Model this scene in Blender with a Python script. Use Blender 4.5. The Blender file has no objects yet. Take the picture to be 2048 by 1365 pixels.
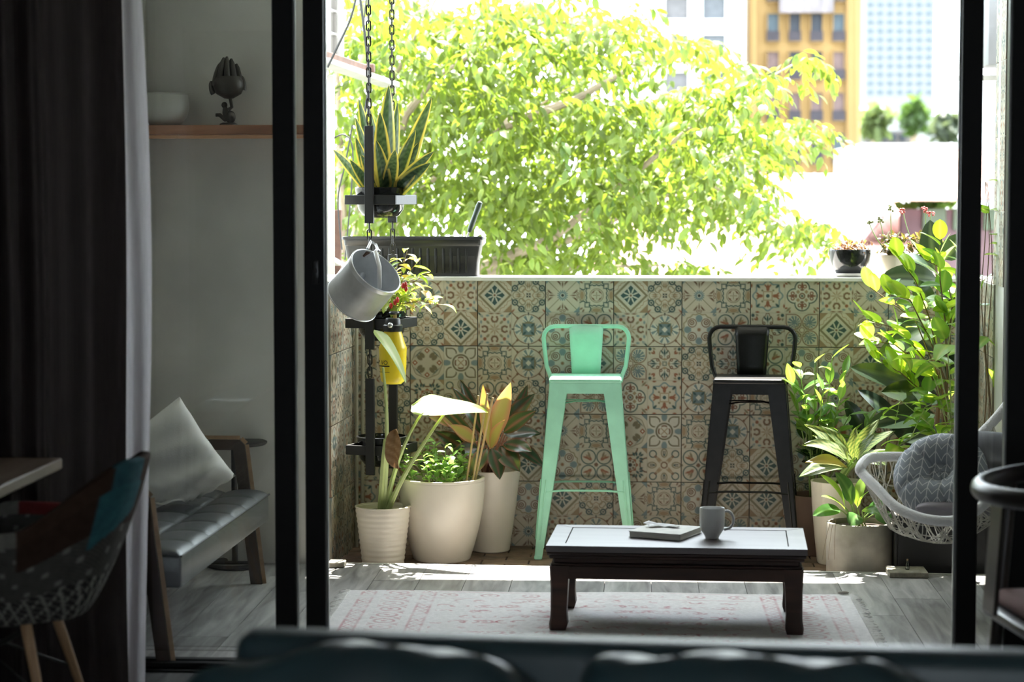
import bpy, bmesh, math, random
import numpy as np
from mathutils import Vector, Matrix, Euler
S = bpy.context.scene
COL = S.collection
rad = math.radians
# ------------------------------------------------------------------ camera
F_PX, W_PX, H_PX = 4450.0, 2048.0, 1365.0
CAM = Vector((0.0, 0.0, 1.514))
PITCH = math.atan(292.0 / F_PX)
YAW = math.atan(251.0 / F_PX)
CROT = Matrix.Rotation(YAW, 3, 'Z') @ Matrix.Rotation(math.pi / 2 - PITCH, 3, 'X')
cd = bpy.data.cameras.new('camera'); cam = bpy.data.objects.new('camera', cd); COL.objects.link(cam)
cam.location = CAM; cam.rotation_euler = CROT.to_euler()
cd.sensor_width = 36.0; cd.lens = F_PX / W_PX * 36.0; cd.clip_start = 0.05; cd.clip_end = 600
cd.dof.use_dof = True; cd.dof.focus_distance = 9.2; cd.dof.aperture_fstop = 3.2
S.camera = cam
# ------------------------------------------------------------------ sky, sun, exposure
w = bpy.data.worlds.new('hazy_sky'); S.world = w; w.use_nodes = True
w.node_tree.nodes['Background'].inputs[0].default_value = (0.82, 0.92, 1.0, 1)
w.node_tree.nodes['Background'].inputs[1].default_value = 4.5
SUN_EL, SUN_AZ = rad(62), rad(4)          # from beyond the parapet, slightly from the right
sd = bpy.data.lights.new('sun', 'SUN'); sun = bpy.data.objects.new('sun', sd); COL.objects.link(sun)
sd.energy = 22.0; sd.angle = rad(0.6); sd.color = (1.0, 0.95, 0.86)
_d = Vector((math.sin(SUN_AZ) * math.cos(SUN_EL), math.cos(SUN_AZ) * math.cos(SUN_EL), math.sin(SUN_EL)))
sun.rotation_euler = _d.to_track_quat('Z', 'Y').to_euler(); sun.location = (0, 20, 30)
S.view_settings.view_transform = 'Standard'; S.view_settings.look = 'None'
S.view_settings.gamma = 1.0; S.view_settings.use_curve_mapping = False
S.view_settings.exposure = 1.2

# ------------------------------------------------------------------ photo pixel -> place
def ray(px, py):
    return CROT @ Vector(((px - W_PX / 2) / F_PX, -(py - H_PX / 2) / F_PX, -1.0))
def pY(px, py, Y):
    d = ray(px, py); return CAM + d * ((Y - CAM.y) / d.y)
def pZ(px, py, z=0.0):
    d = ray(px, py); return CAM + d * ((z - CAM.z) / d.z)
def sc(Y):                                   # metres per photo pixel at depth Y
    return Y / F_PX

# ------------------------------------------------------------------ tags
def tag(o, label=None, cat=None, group=None, kind=None):
    if label: o['label'] = label
    if cat: o['category'] = cat
    if group: o['group'] = group
    if kind: o['kind'] = kind
    return o
def thing(name, label, cat, loc=(0, 0, 0), rz=0.0, group=None, rot=None):
    o = bpy.data.objects.new(name, None); COL.objects.link(o)
    o.empty_display_size = 0.05
    o.location = loc; o.rotation_euler = rot if rot else (0, 0, rz)
    return tag(o, label, cat, group)
def inst(name, mesh, parent=None, mtx=None, loc=None):
    o = bpy.data.objects.new(name, mesh); COL.objects.link(o)
    if parent: o.parent = parent
    if mtx is not None: o.matrix_basis = mtx
    if loc is not None: o.location = loc
    return o

# ------------------------------------------------------------------ mesh builder
class MB:
    def __init__(s): s.v = []; s.f = []; s.m = []; s.c = None; s.mi = 0
    def add(s, vs, fs, mi=None):
        b = len(s.v); s.v += [tuple(p) for p in vs]
        s.f += [tuple(i + b for i in f) for f in fs]
        s.m += [s.mi if mi is None else mi] * len(fs); return s
    def bm(s, b, mi=None):
        b.verts.index_update()
        s.add([v.co[:] for v in b.verts], [[v.index for v in f.verts] for f in b.faces], mi); b.free(); return s
    def box(s, c, d, bev=0.0, rot=None, seg=1, mi=None):
        b = bmesh.new(); bmesh.ops.create_cube(b, size=1.0)
        for v in b.verts: v.co = Vector((v.co.x * d[0], v.co.y * d[1], v.co.z * d[2]))
        if bev > 0:
            bmesh.ops.bevel(b, geom=list(b.edges), offset=min(bev, min(d) * 0.45), segments=seg, profile=0.5, affect='EDGES')
        R = rot if rot is not None else Matrix.Identity(3)
        if not isinstance(R, Matrix): R = Euler(R).to_matrix()
        for v in b.verts: v.co = R @ v.co + Vector(c)
        return s.bm(b, mi)
    def prism(s, pts, axis_vec, mi=None):        # closed polygon extruded along a vector
        n = len(pts); a = [Vector(p) for p in pts]; e = Vector(axis_vec)
        vs = a + [p + e for p in a]
        fs = [tuple(range(n))[::-1], tuple(range(n, 2 * n))] + [(i, (i + 1) % n, n + (i + 1) % n, n + i) for i in range(n)]
        return s.add(vs, fs, mi)
    def tube(s, path, r, n=8, caps=True, mi=None, closed=False, flat=1.0):
        P = [Vector(p) for p in path]; k = len(P)
        rr = r if hasattr(r, '__len__') else [r] * k
        T = []
        for i in range(k):
            if closed: t = P[(i + 1) % k] - P[i - 1]
            else: t = P[min(i + 1, k - 1)] - P[max(i - 1, 0)]
            T.append(t.normalized() if t.length > 1e-9 else Vector((0, 0, 1)))
        up = Vector((0, 0, 1)) if abs(T[0].z) < 0.9 else Vector((0, 1, 0))
        N = (up - T[0] * up.dot(T[0])).normalized(); vs = []; fs = []
        for i in range(k):
            N = (N - T[i] * N.dot(T[i])); N = N.normalized() if N.length > 1e-6 else T[i].orthogonal().normalized()
            B = T[i].cross(N)
            for j in range(n):
                a = 2 * math.pi * j / n
                vs.append(P[i] + (N * math.cos(a) * flat + B * math.sin(a)) * rr[i])
        m = k if closed else k - 1
        for i in range(m):
            i2 = (i + 1) % k
            for j in range(n):
                j2 = (j + 1) % n
                fs.append((i * n + j, i * n + j2, i2 * n + j2, i2 * n + j))
        if caps and not closed:
            fs.append(tuple(range(n))[::-1]); fs.append(tuple(range((k - 1) * n, k * n)))
        return s.add(vs, fs, mi)
    def lathe(s, prof, n=32, c=(0, 0, 0), mi=None, wob=None):   # prof: (r, z) list; r 0 closes
        vs = []; fs = []; idx = []
        for (r, z) in prof:
            if r < 1e-6: idx.append([len(vs)]); vs.append((c[0], c[1], c[2] + z))
            else:
                idx.append(list(range(len(vs), len(vs) + n)))
                for j in range(n):
                    a = 2 * math.pi * j / n; q = r * (wob(a, z) if wob else 1)
                    vs.append((c[0] + q * math.cos(a), c[1] + q * math.sin(a), c[2] + z))
        for A, B in zip(idx[:-1], idx[1:]):
            if len(A) == 1 and len(B) == 1: continue
            for j in range(n):
                j2 = (j + 1) % n
                if len(A) == 1: fs.append((A[0], B[j2], B[j]))
                elif len(B) == 1: fs.append((A[j], A[j2], B[0]))
                else: fs.append((A[j], A[j2], B[j2], B[j]))
        return s.add(vs, fs, mi)
    def grid(s, nu, nv, fn, mi=None, wrap=False):
        vs = [fn(i / (nu if wrap else nu - 1), j / (nv - 1)) for j in range(nv) for i in range(nu)]; fs = []
        for j in range(nv - 1):
            for i in range(nu if wrap else nu - 1):
                i2 = (i + 1) % nu
                fs.append((j * nu + i, j * nu + i2, (j + 1) * nu + i2, (j + 1) * nu + i))
        return s.add(vs, fs, mi)
    def sphere(s, c, r, nu=12, nv=8, mi=None, rot=None):
        rr = r if hasattr(r, '__len__') else (r, r, r); R = rot if rot is not None else Matrix.Identity(3)
        def fn(u, v):
            th = math.pi * (0.02 + 0.96 * v); ph = 2 * math.pi * u
            return R @ Vector((rr[0] * math.sin(th) * math.cos(ph), rr[1] * math.sin(th) * math.sin(ph), -rr[2] * math.cos(th))) + Vector(c)
        b = len(s.v); s.grid(nu, nv, fn, mi, wrap=True)
        s.add([], [], mi); s.f.append(tuple(b + i for i in range(nu))[::-1]); s.f.append(tuple(b + (nv - 1) * nu + i for i in range(nu)))
        s.m += [s.mi if mi is None else mi] * 2; return s
    def mesh(s, name, mats, smooth=True, cols=None, angle=40):
        me = bpy.data.meshes.new(name); me.from_pydata(s.v, [], s.f); 
        for m in (mats if isinstance(mats, (list, tuple)) else [mats]): me.materials.append(m)
        if s.m and max(s.m) > 0: s.m = s.m[:len(me.polygons)]; me.polygons.foreach_set('material_index', s.m)
        if cols is not None:
            at = me.color_attributes.new('Col', 'FLOAT_COLOR', 'POINT')
            at.data.foreach_set('color', np.asarray(cols, dtype=np.float32).ravel())
        me.update()
        if smooth:
            me.polygons.foreach_set('use_smooth', [True] * len(me.polygons))
            try: me.set_sharp_from_angle(angle=rad(angle))
            except Exception: pass
        return me
    def build(s, name, mats, parent=None, smooth=True, loc=None, cols=None, angle=40, fix=True):
        me = s.mesh(name, mats, smooth, cols, angle)
        if fix and cols is None:
            b = bmesh.new(); b.from_mesh(me); bmesh.ops.recalc_face_normals(b, faces=b.faces); b.to_mesh(me); b.free()
        return inst(name, me, parent, loc=loc)

# ------------------------------------------------------------------ materials
def new_mat(name):
    m = bpy.data.materials.new(name); m.use_nodes = True
    nt = m.node_tree; b = nt.nodes['Principled BSDF']; return m, nt, b
def nd(nt, t, **k):
    n = nt.nodes.new(t)
    for a, v in k.items(): setattr(n, a, v)
    return n
def ramp(nt, fac, stops):
    r = nd(nt, 'ShaderNodeValToRGB'); e = r.color_ramp.elements
    while len(e) < len(stops): e.new(0.5)
    for x, (p, c) in zip(e, stops): x.position = p; x.color = (*c, 1) if len(c) == 3 else c
    nt.links.new(fac, r.inputs[0]); return r.outputs[0]
def pmat(name, col, rough=0.6, metal=0.0, var=0.12, scale=6.0, bump=0.0, bscale=60.0, spec=0.5, stretch=None, coat=0.0, sheen=0.0, col2=None, detail=4.0):
    """noise-varied colour with optional bump"""
    m, nt, b = new_mat(name); L = nt.links.new
    tc = nd(nt, 'ShaderNodeTexCoord'); mp = nd(nt, 'ShaderNodeMapping'); L(tc.outputs['Object'], mp.inputs[0])
    if stretch: mp.inputs['Scale'].default_value = stretch
    nz = nd(nt, 'ShaderNodeTexNoise'); nz.inputs['Scale'].default_value = scale; nz.inputs['Detail'].default_value = detail
    L(mp.outputs[0], nz.inputs['Vector'])
    c = Vector(col); lo = tuple(max(0, x * (1 - var)) for x in c) if col2 is None else tuple(col2); hi = tuple(min(1, x * (1 + var)) for x in c) if col2 is None else tuple(c)
    L(ramp(nt, nz.outputs[0], [(0.3, lo), (0.7, hi)]), b.inputs['Base Color'])
    b.inputs['Roughness'].default_value = rough; b.inputs['Metallic'].default_value = metal
    b.inputs['Specular IOR Level'].default_value = spec
    if coat: b.inputs['Coat Weight'].default_value = coat; b.inputs['Coat Roughness'].default_value = 0.12
    if sheen: b.inputs['Sheen Weight'].default_value = sheen
    if bump:
        n2 = nd(nt, 'ShaderNodeTexNoise'); n2.inputs['Scale'].default_value = bscale; n2.inputs['Detail'].default_value = 3
        L(mp.outputs[0], n2.inputs['Vector'])
        bp = nd(nt, 'ShaderNodeBump'); bp.inputs['Strength'].default_value = bump; bp.inputs['Distance'].default_value = 0.01
        L(n2.outputs[0], bp.inputs['Height']); L(bp.outputs[0], b.inputs['Normal'])
    return m
def attr_mat(name, rough=0.5, spec=0.5, var=0.1, scale=9.0, bump=0.0, bscale=80):
    """colour from the mesh's own print (vertex colours), with a little wear"""
    m, nt, b = new_mat(name); L = nt.links.new
    at = nd(nt, 'ShaderNodeAttribute', attribute_name='Col')
    tc = nd(nt, 'ShaderNodeTexCoord'); nz = nd(nt, 'ShaderNodeTexNoise'); nz.inputs['Scale'].default_value = scale; nz.inputs['Detail'].default_value = 5
    L(tc.outputs['Object'], nz.inputs['Vector'])
    mx = nd(nt, 'ShaderNodeMix', data_type='RGBA', blend_type='MULTIPLY'); mx.inputs[0].default_value = 1.0
    L(at.outputs['Color'], mx.inputs[6]); L(ramp(nt, nz.outputs[0], [(0.3, (1 - var,) * 3), (0.7, (1 + var * 0.3,) * 3)]), mx.inputs[7])
    L(mx.outputs[2], b.inputs['Base Color']); b.inputs['Roughness'].default_value = rough; b.inputs['Specular IOR Level'].default_value = spec
    if bump:
        n2 = nd(nt, 'ShaderNodeTexNoise'); n2.inputs['Scale'].default_value = bscale
        L(tc.outputs['Object'], n2.inputs['Vector']); bp = nd(nt, 'ShaderNodeBump'); bp.inputs['Strength'].default_value = bump; bp.inputs['Distance'].default_value = 0.01
        L(n2.outputs[0], bp.inputs['Height']); L(bp.outputs[0], b.inputs['Normal'])
    return m
def leaf_mat(name, trans=0.4, rough=0.35, spec=0.5, warm=(1.25, 1.15, 0.55)):
    """leaf: colour from the blade's own markings, light passing through"""
    m, nt, b = new_mat(name); L = nt.links.new
    at = nd(nt, 'ShaderNodeAttribute', attribute_name='Col'); oi = nd(nt, 'ShaderNodeObjectInfo')
    hs = nd(nt, 'ShaderNodeHueSaturation')
    mr = nd(nt, 'ShaderNodeMapRange'); L(oi.outputs['Random'], mr.inputs[0]); mr.inputs[3].default_value = 0.485; mr.inputs[4].default_value = 0.515
    L(mr.outputs[0], hs.inputs['Hue'])
    m2 = nd(nt, 'ShaderNodeMapRange'); L(oi.outputs['Random'], m2.inputs[0]); m2.inputs[3].default_value = 1.2; m2.inputs[4].default_value = 0.8
    L(m2.outputs[0], hs.inputs['Value']); L(at.outputs['Color'], hs.inputs['Color']); L(hs.outputs[0], b.inputs['Base Color'])
    b.inputs['Roughness'].default_value = rough; b.inputs['Specular IOR Level'].default_value = spec
    tr = nd(nt, 'ShaderNodeBsdfTranslucent'); mx = nd(nt, 'ShaderNodeMix', data_type='RGBA', blend_type='MULTIPLY'); mx.inputs[0].default_value = 1
    L(hs.outputs[0], mx.inputs[6]); mx.inputs[7].default_value = (*[x * 1.25 for x in warm], 1); L(mx.outputs[2], tr.inputs[0])
    ms = nd(nt, 'ShaderNodeMixShader'); ms.inputs[0].default_value = trans
    L(b.outputs[0], ms.inputs[1]); L(tr.outputs[0], ms.inputs[2]); L(ms.outputs[0], nt.nodes['Material Output'].inputs[0])
    return m
def wood_mat(name, c1, c2, rough=0.4, scale=3.0, stretch=(1, 12, 12), spec=0.5, bump=0.1):
    m, nt, b = new_mat(name); L = nt.links.new
    tc = nd(nt, 'ShaderNodeTexCoord'); mp = nd(nt, 'ShaderNodeMapping'); mp.inputs['Scale'].default_value = stretch
    oi = nd(nt, 'ShaderNodeObjectInfo'); ad = nd(nt, 'ShaderNodeVectorMath', operation='ADD'); L(tc.outputs['Object'], ad.inputs[0])
    sv = nd(nt, 'ShaderNodeVectorMath', operation='SCALE'); cb = nd(nt, 'ShaderNodeCombineXYZ'); 
    for i in range(3): L(oi.outputs['Random'], cb.inputs[i])
    L(cb.outputs[0], sv.inputs[0]); sv.inputs['Scale'].default_value = 13.0; L(sv.outputs[0], ad.inputs[1]); L(ad.outputs[0], mp.inputs[0])
    nz = nd(nt, 'ShaderNodeTexNoise'); nz.inputs['Scale'].default_value = scale; nz.inputs['Detail'].default_value = 8; nz.inputs['Distortion'].default_value = 0.6
    L(mp.outputs[0], nz.inputs['Vector'])
    c = ramp(nt, nz.outputs[0], [(0.28, c1), (0.72, c2)])
    hs = nd(nt, 'ShaderNodeHueSaturation'); mr = nd(nt, 'ShaderNodeMapRange'); L(oi.outputs['Random'], mr.inputs[0]); mr.inputs[3].default_value = 0.78; mr.inputs[4].default_value = 1.2
    L(mr.outputs[0], hs.inputs['Value']); L(c, hs.inputs['Color']); L(hs.outputs[0], b.inputs['Base Color'])
    b.inputs['Roughness'].default_value = rough; b.inputs['Specular IOR Level'].default_value = spec
    if bump:
        bp = nd(nt, 'ShaderNodeBump'); bp.inputs['Strength'].default_value = bump; bp.inputs['Distance'].default_value = 0.005
        L(nz.outputs[0], bp.inputs['Height']); L(bp.outputs[0], b.inputs['Normal'])
    return m
def glass_mat(name, tint=(0.975, 0.985, 0.98), refl=1.0):
    m, nt, b = new_mat(name); L = nt.links.new; nt.nodes.remove(b)
    tr = nd(nt, 'ShaderNodeBsdfTransparent'); tr.inputs[0].default_value = (*tint, 1)
    gl = nd(nt, 'ShaderNodeBsdfGlossy'); gl.inputs['Roughness'].default_value = 0.01
    fr = nd(nt, 'ShaderNodeFresnel'); fr.inputs[0].default_value = 1.5
    ml = nd(nt, 'ShaderNodeMath', operation='MULTIPLY'); L(fr.outputs[0], ml.inputs[0]); ml.inputs[1].default_value = refl
    ms = nd(nt, 'ShaderNodeMixShader'); L(ml.outputs[0], ms.inputs[0]); L(tr.outputs[0], ms.inputs[1]); L(gl.outputs[0], ms.inputs[2])
    L(ms.outputs[0], nt.nodes['Material Output'].inputs[0]); return m

M = dict(
    concrete=pmat('polished_plaster', (0.58, 0.57, 0.53), 0.75, var=0.22, scale=1.6, bump=0.05, bscale=30),
    ceiling=pmat('ceiling_paint', (0.78, 0.77, 0.75), 0.8, var=0.05),
    roomwall=pmat('room_wall_paint', (0.34, 0.33, 0.32), 0.8, var=0.08),
    grout=pmat('grout', (0.20, 0.18, 0.14), 0.9, var=0.2, scale=20),
    ledge=pmat('ledge_stone', (0.72, 0.70, 0.66), 0.55, var=0.1, scale=12),
    blackmetal=pmat('black_aluminium', (0.006, 0.006, 0.006), 0.5, var=0.2, spec=0.2),
    daylit=pmat('daylit_edge_strip', (0.55, 0.57, 0.55), 0.4, var=0.05),  # pale colour standing in for daylight on the frame edges
    glass=glass_mat('clear_door_glass'),
    steelblack=pmat('black_powder_coat', (0.011, 0.011, 0.012), 0.45, var=0.3, bump=0.04, bscale=90),
    chain=pmat('dark_chain_steel', (0.035, 0.033, 0.03), 0.5, metal=0.6, var=0.3),
    mint=pmat('mint_paint', (0.34, 0.72, 0.53), 0.45, var=0.1, scale=9, bump=0.03),
    stoolblack=pmat('worn_black_paint', (0.006, 0.006, 0.006), 0.34, spec=0.35, var=0.5, scale=25, bump=0.05),
    darkwood=wood_mat('dark_rosewood', (0.020, 0.010, 0.008), (0.075, 0.032, 0.022), 0.48, 2.2, (1.2, 10, 10)),
    leather=pmat('black_leather', (0.03, 0.035, 0.038), 0.38, spec=0.9, var=0.2, bump=0.12, bscale=120),
    whitepot=pmat('cream_glaze', (0.72, 0.66, 0.56), 0.32, var=0.07, scale=5, bump=0.03, bscale=12),
    blackglaze=pmat('black_glaze', (0.012, 0.013, 0.013), 0.12, var=0.2),
    soil=pmat('potting_soil', (0.045, 0.03, 0.02), 0.95, var=0.4, scale=40, bump=0.8, bscale=70),
    leaf=leaf_mat('leaf_blade', 0.4, 0.35, 0.45), leafglossy=leaf_mat('glossy_leaf_blade', 0.15, 0.22, 0.6),
    treeleaf=leaf_mat('tree_leaf_blade', 0.5, 0.45, 0.35, (1.1, 1.1, 0.7)),
    stem=pmat('green_stem', (0.20, 0.30, 0.08), 0.5), twig=pmat('brown_twig', (0.16, 0.10, 0.05), 0.7),
)
# ================================================================== the setting
YW = 9.78                       # inner face of the tiled parapet
ZB = -0.04                      # brick floor of the planting strip, a little below the deck
e0 = pZ(690, 1127, 0.0); e1 = pZ(1900, 1149, 0.0)
def deck_y(x): return e0.y + (e1.y - e0.y) * (x - e0.x) / (e1.x - e0.x)
XL, XR = pY(657, 700, 9.2).x, pY(2003, 300, 9.0).x      # ends of the opening to the planting strip
XLF = pY(712, 900, YW).x; XRF = pY(1948, 900, YW).x
ZTOP = pY(1300, 557, YW).z      # parapet height
ZC = 2.72
def struct(mb, name, mat, label=None, smooth=False):
    o = mb.build(name, mat, smooth=smooth); tag(o, label, None, None, 'structure'); return o
# floor slab and planks
m_floorbase = pmat('floor_underlay', (0.07, 0.065, 0.06), 0.8, var=0.2)
floor = struct(MB().prism([(-3.4, -2.4, -0.06), (2.9, -2.4, -0.06), (2.9, deck_y(2.9), -0.06), (-3.4, deck_y(-3.4), -0.06)], (0, 0, 0.05)), 'floor', m_floorbase, 'grey wood plank floor running out to the balcony')
m_plank = wood_mat('grey_oak_laminate', (0.12, 0.115, 0.11), (0.42, 0.41, 0.40), 0.42, 1.6, (16, 1.7, 9), bump=0.08)
rnd = random.Random(4)
PWID, PLEN = 0.182, 1.22
nx = int((2.9 + 3.4) / PWID) + 1
for i in range(nx):
    x0 = -3.4 + i * PWID; y = 4.6 - rnd.random() * PLEN
    while True:
        ya = y; yb = y + PLEN; lim = min(deck_y(x0), deck_y(x0 + PWID))
        if ya >= lim - 0.02: break
        xa, xb = x0 + 0.0012, x0 + PWID - 0.0012
        if yb >= lim - 0.03: Y0 = [ya + 0.0012] * 2; Y1 = [deck_y(xa) - 0.012, deck_y(xb) - 0.012]
        else: Y0 = [ya + 0.0012] * 2; Y1 = [yb - 0.0012] * 2
        MB().prism([(xa, Y0[0], -0.0095), (xb, Y0[1], -0.0095), (xb, Y1[1], -0.0095), (xa, Y1[0], -0.0095)], (0, 0, 0.0095 - 0.0004 * rnd.random())).build('plank', m_plank, floor, smooth=False)
        y = yb
# far near-room floor (out of sight below the sofa) takes the same planks as material
MB().box((-0.25, 0.6, -0.006), (6.2, 5.6, 0.008)).build('plank_field', m_plank, floor, smooth=False)
# pale metal nosing at the deck edge
mb = MB(); a = Vector((XL - 0.02, deck_y(XL - 0.02), 0)); b_ = Vector((XR + 0.02, deck_y(XR + 0.02), 0)); t = (b_ - a).normalized(); nrm = Vector((-t.y, t.x, 0))
mb.prism([a - nrm * 0.012 + Vector((0, 0, -0.04)), a - nrm * 0.012 + Vector((0, 0, 0.002)), a + nrm * 0.006 + Vector((0, 0, 0.002)), a + nrm * 0.006 + Vector((0, 0, -0.04))], b_ - a)
struct(mb, 'trim_1', pmat('deck_nosing', (0.5, 0.49, 0.46), 0.45), 'pale nosing strip along the edge of the plank floor')
# brick strip
strip = struct(MB().prism([(XL - 0.1, 8.7, ZB - 0.06), (XR + 0.1, 8.7, ZB - 0.06), (XR + 0.1, YW + 0.05, ZB - 0.06), (XL - 0.1, YW + 0.05, ZB - 0.06)], (0, 0, 0.05)), 'floor_strip', m_floorbase, 'narrow brick floor strip under the pots and stools')
m_brick = pmat('worn_paver', (0.20, 0.13, 0.09), 0.8, var=0.35, scale=14, bump=0.2, bscale=50)
bl, bw = 0.2, 0.098
for r in range(8):
    yb0 = YW - (r + 1) * bw
    if yb0 + bw < 8.85: break
    x = XL + 0.03 - (r % 2) * 0.1
    while x < XR - 0.02:
        xa, xb = max(x, XL + 0.0) + 0.003, min(x + bl, XR + 0.0) - 0.003
        if xb - xa > 0.02 and yb0 > deck_y(xa) + 0.015:
            MB().box(((xa + xb) / 2, yb0 + bw / 2, ZB - 0.006 + rnd.uniform(-.001, .001)), (xb - xa, bw - 0.006, 0.012), 0.002).build('brick', m_brick, strip, smooth=False)
        x += bl
# parapet core, ledge
par = struct(MB().box(((XL + XR) / 2, YW + 0.016 + 0.1, (ZTOP + ZB) / 2 - 0.03), (XR - XL + 0.4, 0.2, ZTOP - ZB + 0.02)), 'wall_parapet', M['grout'], 'low balcony wall of patterned tiles')
led = MB().box(((XL + XR) / 2, YW + 0.105, ZTOP - 0.004), (XR - XL + 0.36, 0.232, 0.018), 0.003)
led.build('ledge', M['ledge'], par)
# facing walls either side of the strip, with the far side walls
def fwall(name, x0, x1, y, th, label, z1=ZC + 0.02):
    return struct(MB().box(((x0 + x1) / 2, y + th / 2, (z1 - 0.06) / 2), (abs(x1 - x0), th, z1 + 0.06)), name, M['concrete'], label)
YL = deck_y(XL) + 0.0
fwall('wall_far_left', -3.4, XL, YL - 0.02, 0.16, 'grey plaster wall behind the leather bench')
fwall('wall_far_right', XR, 2.9, deck_y(XR) - 0.0, 0.2, 'grey plaster wall right of the balcony opening')
struct(MB().box((-2.05, 8.05, ZC / 2 - 0.03), (0.1, 2.4, ZC + 0.04)), 'wall_left', M['concrete'], 'grey plaster wall left of the bench')
struct(MB().box((2.45, 8.0, ZC / 2 - 0.03), (0.1, 2.2, ZC + 0.04)), 'wall_right', M['concrete'], 'grey plaster wall on the right of the covered balcony')
struct(MB().box((-3.35, 2.3, ZC / 2), (0.1, 9.3, ZC)), 'wall_room_left', M['roomwall'], 'dark side wall of the living room on the left')
struct(MB().box((2.85, 2.3, ZC / 2), (0.1, 9.3, ZC)), 'wall_room_right', M['roomwall'], 'dark side wall of the living room on the right')
# unseen room back wall; its opening is added to let in fill light
mb = MB()
mb.box((-2.1, -2.35, ZC / 2), (2.6, 0.1, ZC)); mb.box((1.8, -2.35, ZC / 2), (2.2, 0.1, ZC)); mb.box((-0.05, -2.35, 0.5), (1.5, 0.1, 1.0)); mb.box((-0.05, -2.35, 2.36), (1.5, 0.1, 0.72))
struct(mb, 'wall_back', M['roomwall'], 'room wall behind the viewer with an added opening for fill light')
YROOF = 8.69 + (ZC) / math.tan(SUN_EL) - 0.02
mb = MB().box((-0.25, (YROOF - 2.4) / 2, ZC + 0.08), (6.4, YROOF + 2.4, 0.16))
struct(mb, 'ceiling', M['ceiling'], 'pale ceiling reaching out over the balcony')
# ================================================================== patterned tiles: sixteen printed motifs
CR = np.array((0.53, 0.475, 0.37)); TEAL = np.array((0.03, 0.075, 0.07)); BLUE = np.array((0.18, 0.245, 0.25)); BRN = np.array((0.17, 0.085, 0.04))
OLV = np.array((0.20, 0.165, 0.09)); RST = np.array((0.27, 0.095, 0.04)); TAN = np.array((0.33, 0.225, 0.125)); DRK = np.array((0.03, 0.035, 0.03)); PAL = np.array((0.58, 0.55, 0.46))
NM = 56
_g = (np.arange(NM) + 0.5) / NM * 2 - 1
U, V = np.meshgrid(_g, _g); AU, AV = np.abs(U), np.abs(V); R_ = np.hypot(U, V); TH = np.arctan2(V, U)
HI, LO = np.maximum(AU, AV), np.minimum(AU, AV)       # folded into one octant: HI is the axis direction
D1, D2 = (HI + LO) / math.sqrt(2), (HI - LO) / math.sqrt(2)   # along / across the diagonal
AA = 0.055
def sm(d): return np.clip(0.5 - d / AA, 0, 1)[..., None]
class Pat:
    def __init__(s, base=CR): s.c = np.tile(base, (NM, NM, 1)).astype(float)
    def put(s, d, col): k = sm(d); s.c = s.c * (1 - k) + col * k; return s
def circ(x, y, r, a=HI, b=LO): return np.hypot(a - x, b - y) - r
def ring(x, y, r, w, a=HI, b=LO): return np.abs(np.hypot(a - x, b - y) - r) - w
def ell(x, y, rx, ry, a=HI, b=LO, rot=0.0):
    c, s = math.cos(rot), math.sin(rot); p = (a - x) * c + (b - y) * s; q = -(a - x) * s + (b - y) * c
    return (np.hypot(p / rx, q / ry) - 1) * min(rx, ry)
def drop(x0, x1, w, a, b):                             # teardrop along a from x0 (point) to x1 (round)
    t = np.clip((a - x0) / (x1 - x0), 0, 1); return np.maximum(b - w * np.sqrt(t) * np.sqrt(np.maximum(0, 1.04 - t)) * 1.5, np.maximum(x0 - a, a - x1))
def ang(n, off=0.0):                                   # fold the angle into n sectors
    p = 2 * math.pi / n; return np.abs((TH + off + p / 2) % p - p / 2)
def polar(n, off=0.0): a = ang(n, off); return R_ * np.cos(a), R_ * np.sin(a)
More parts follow.
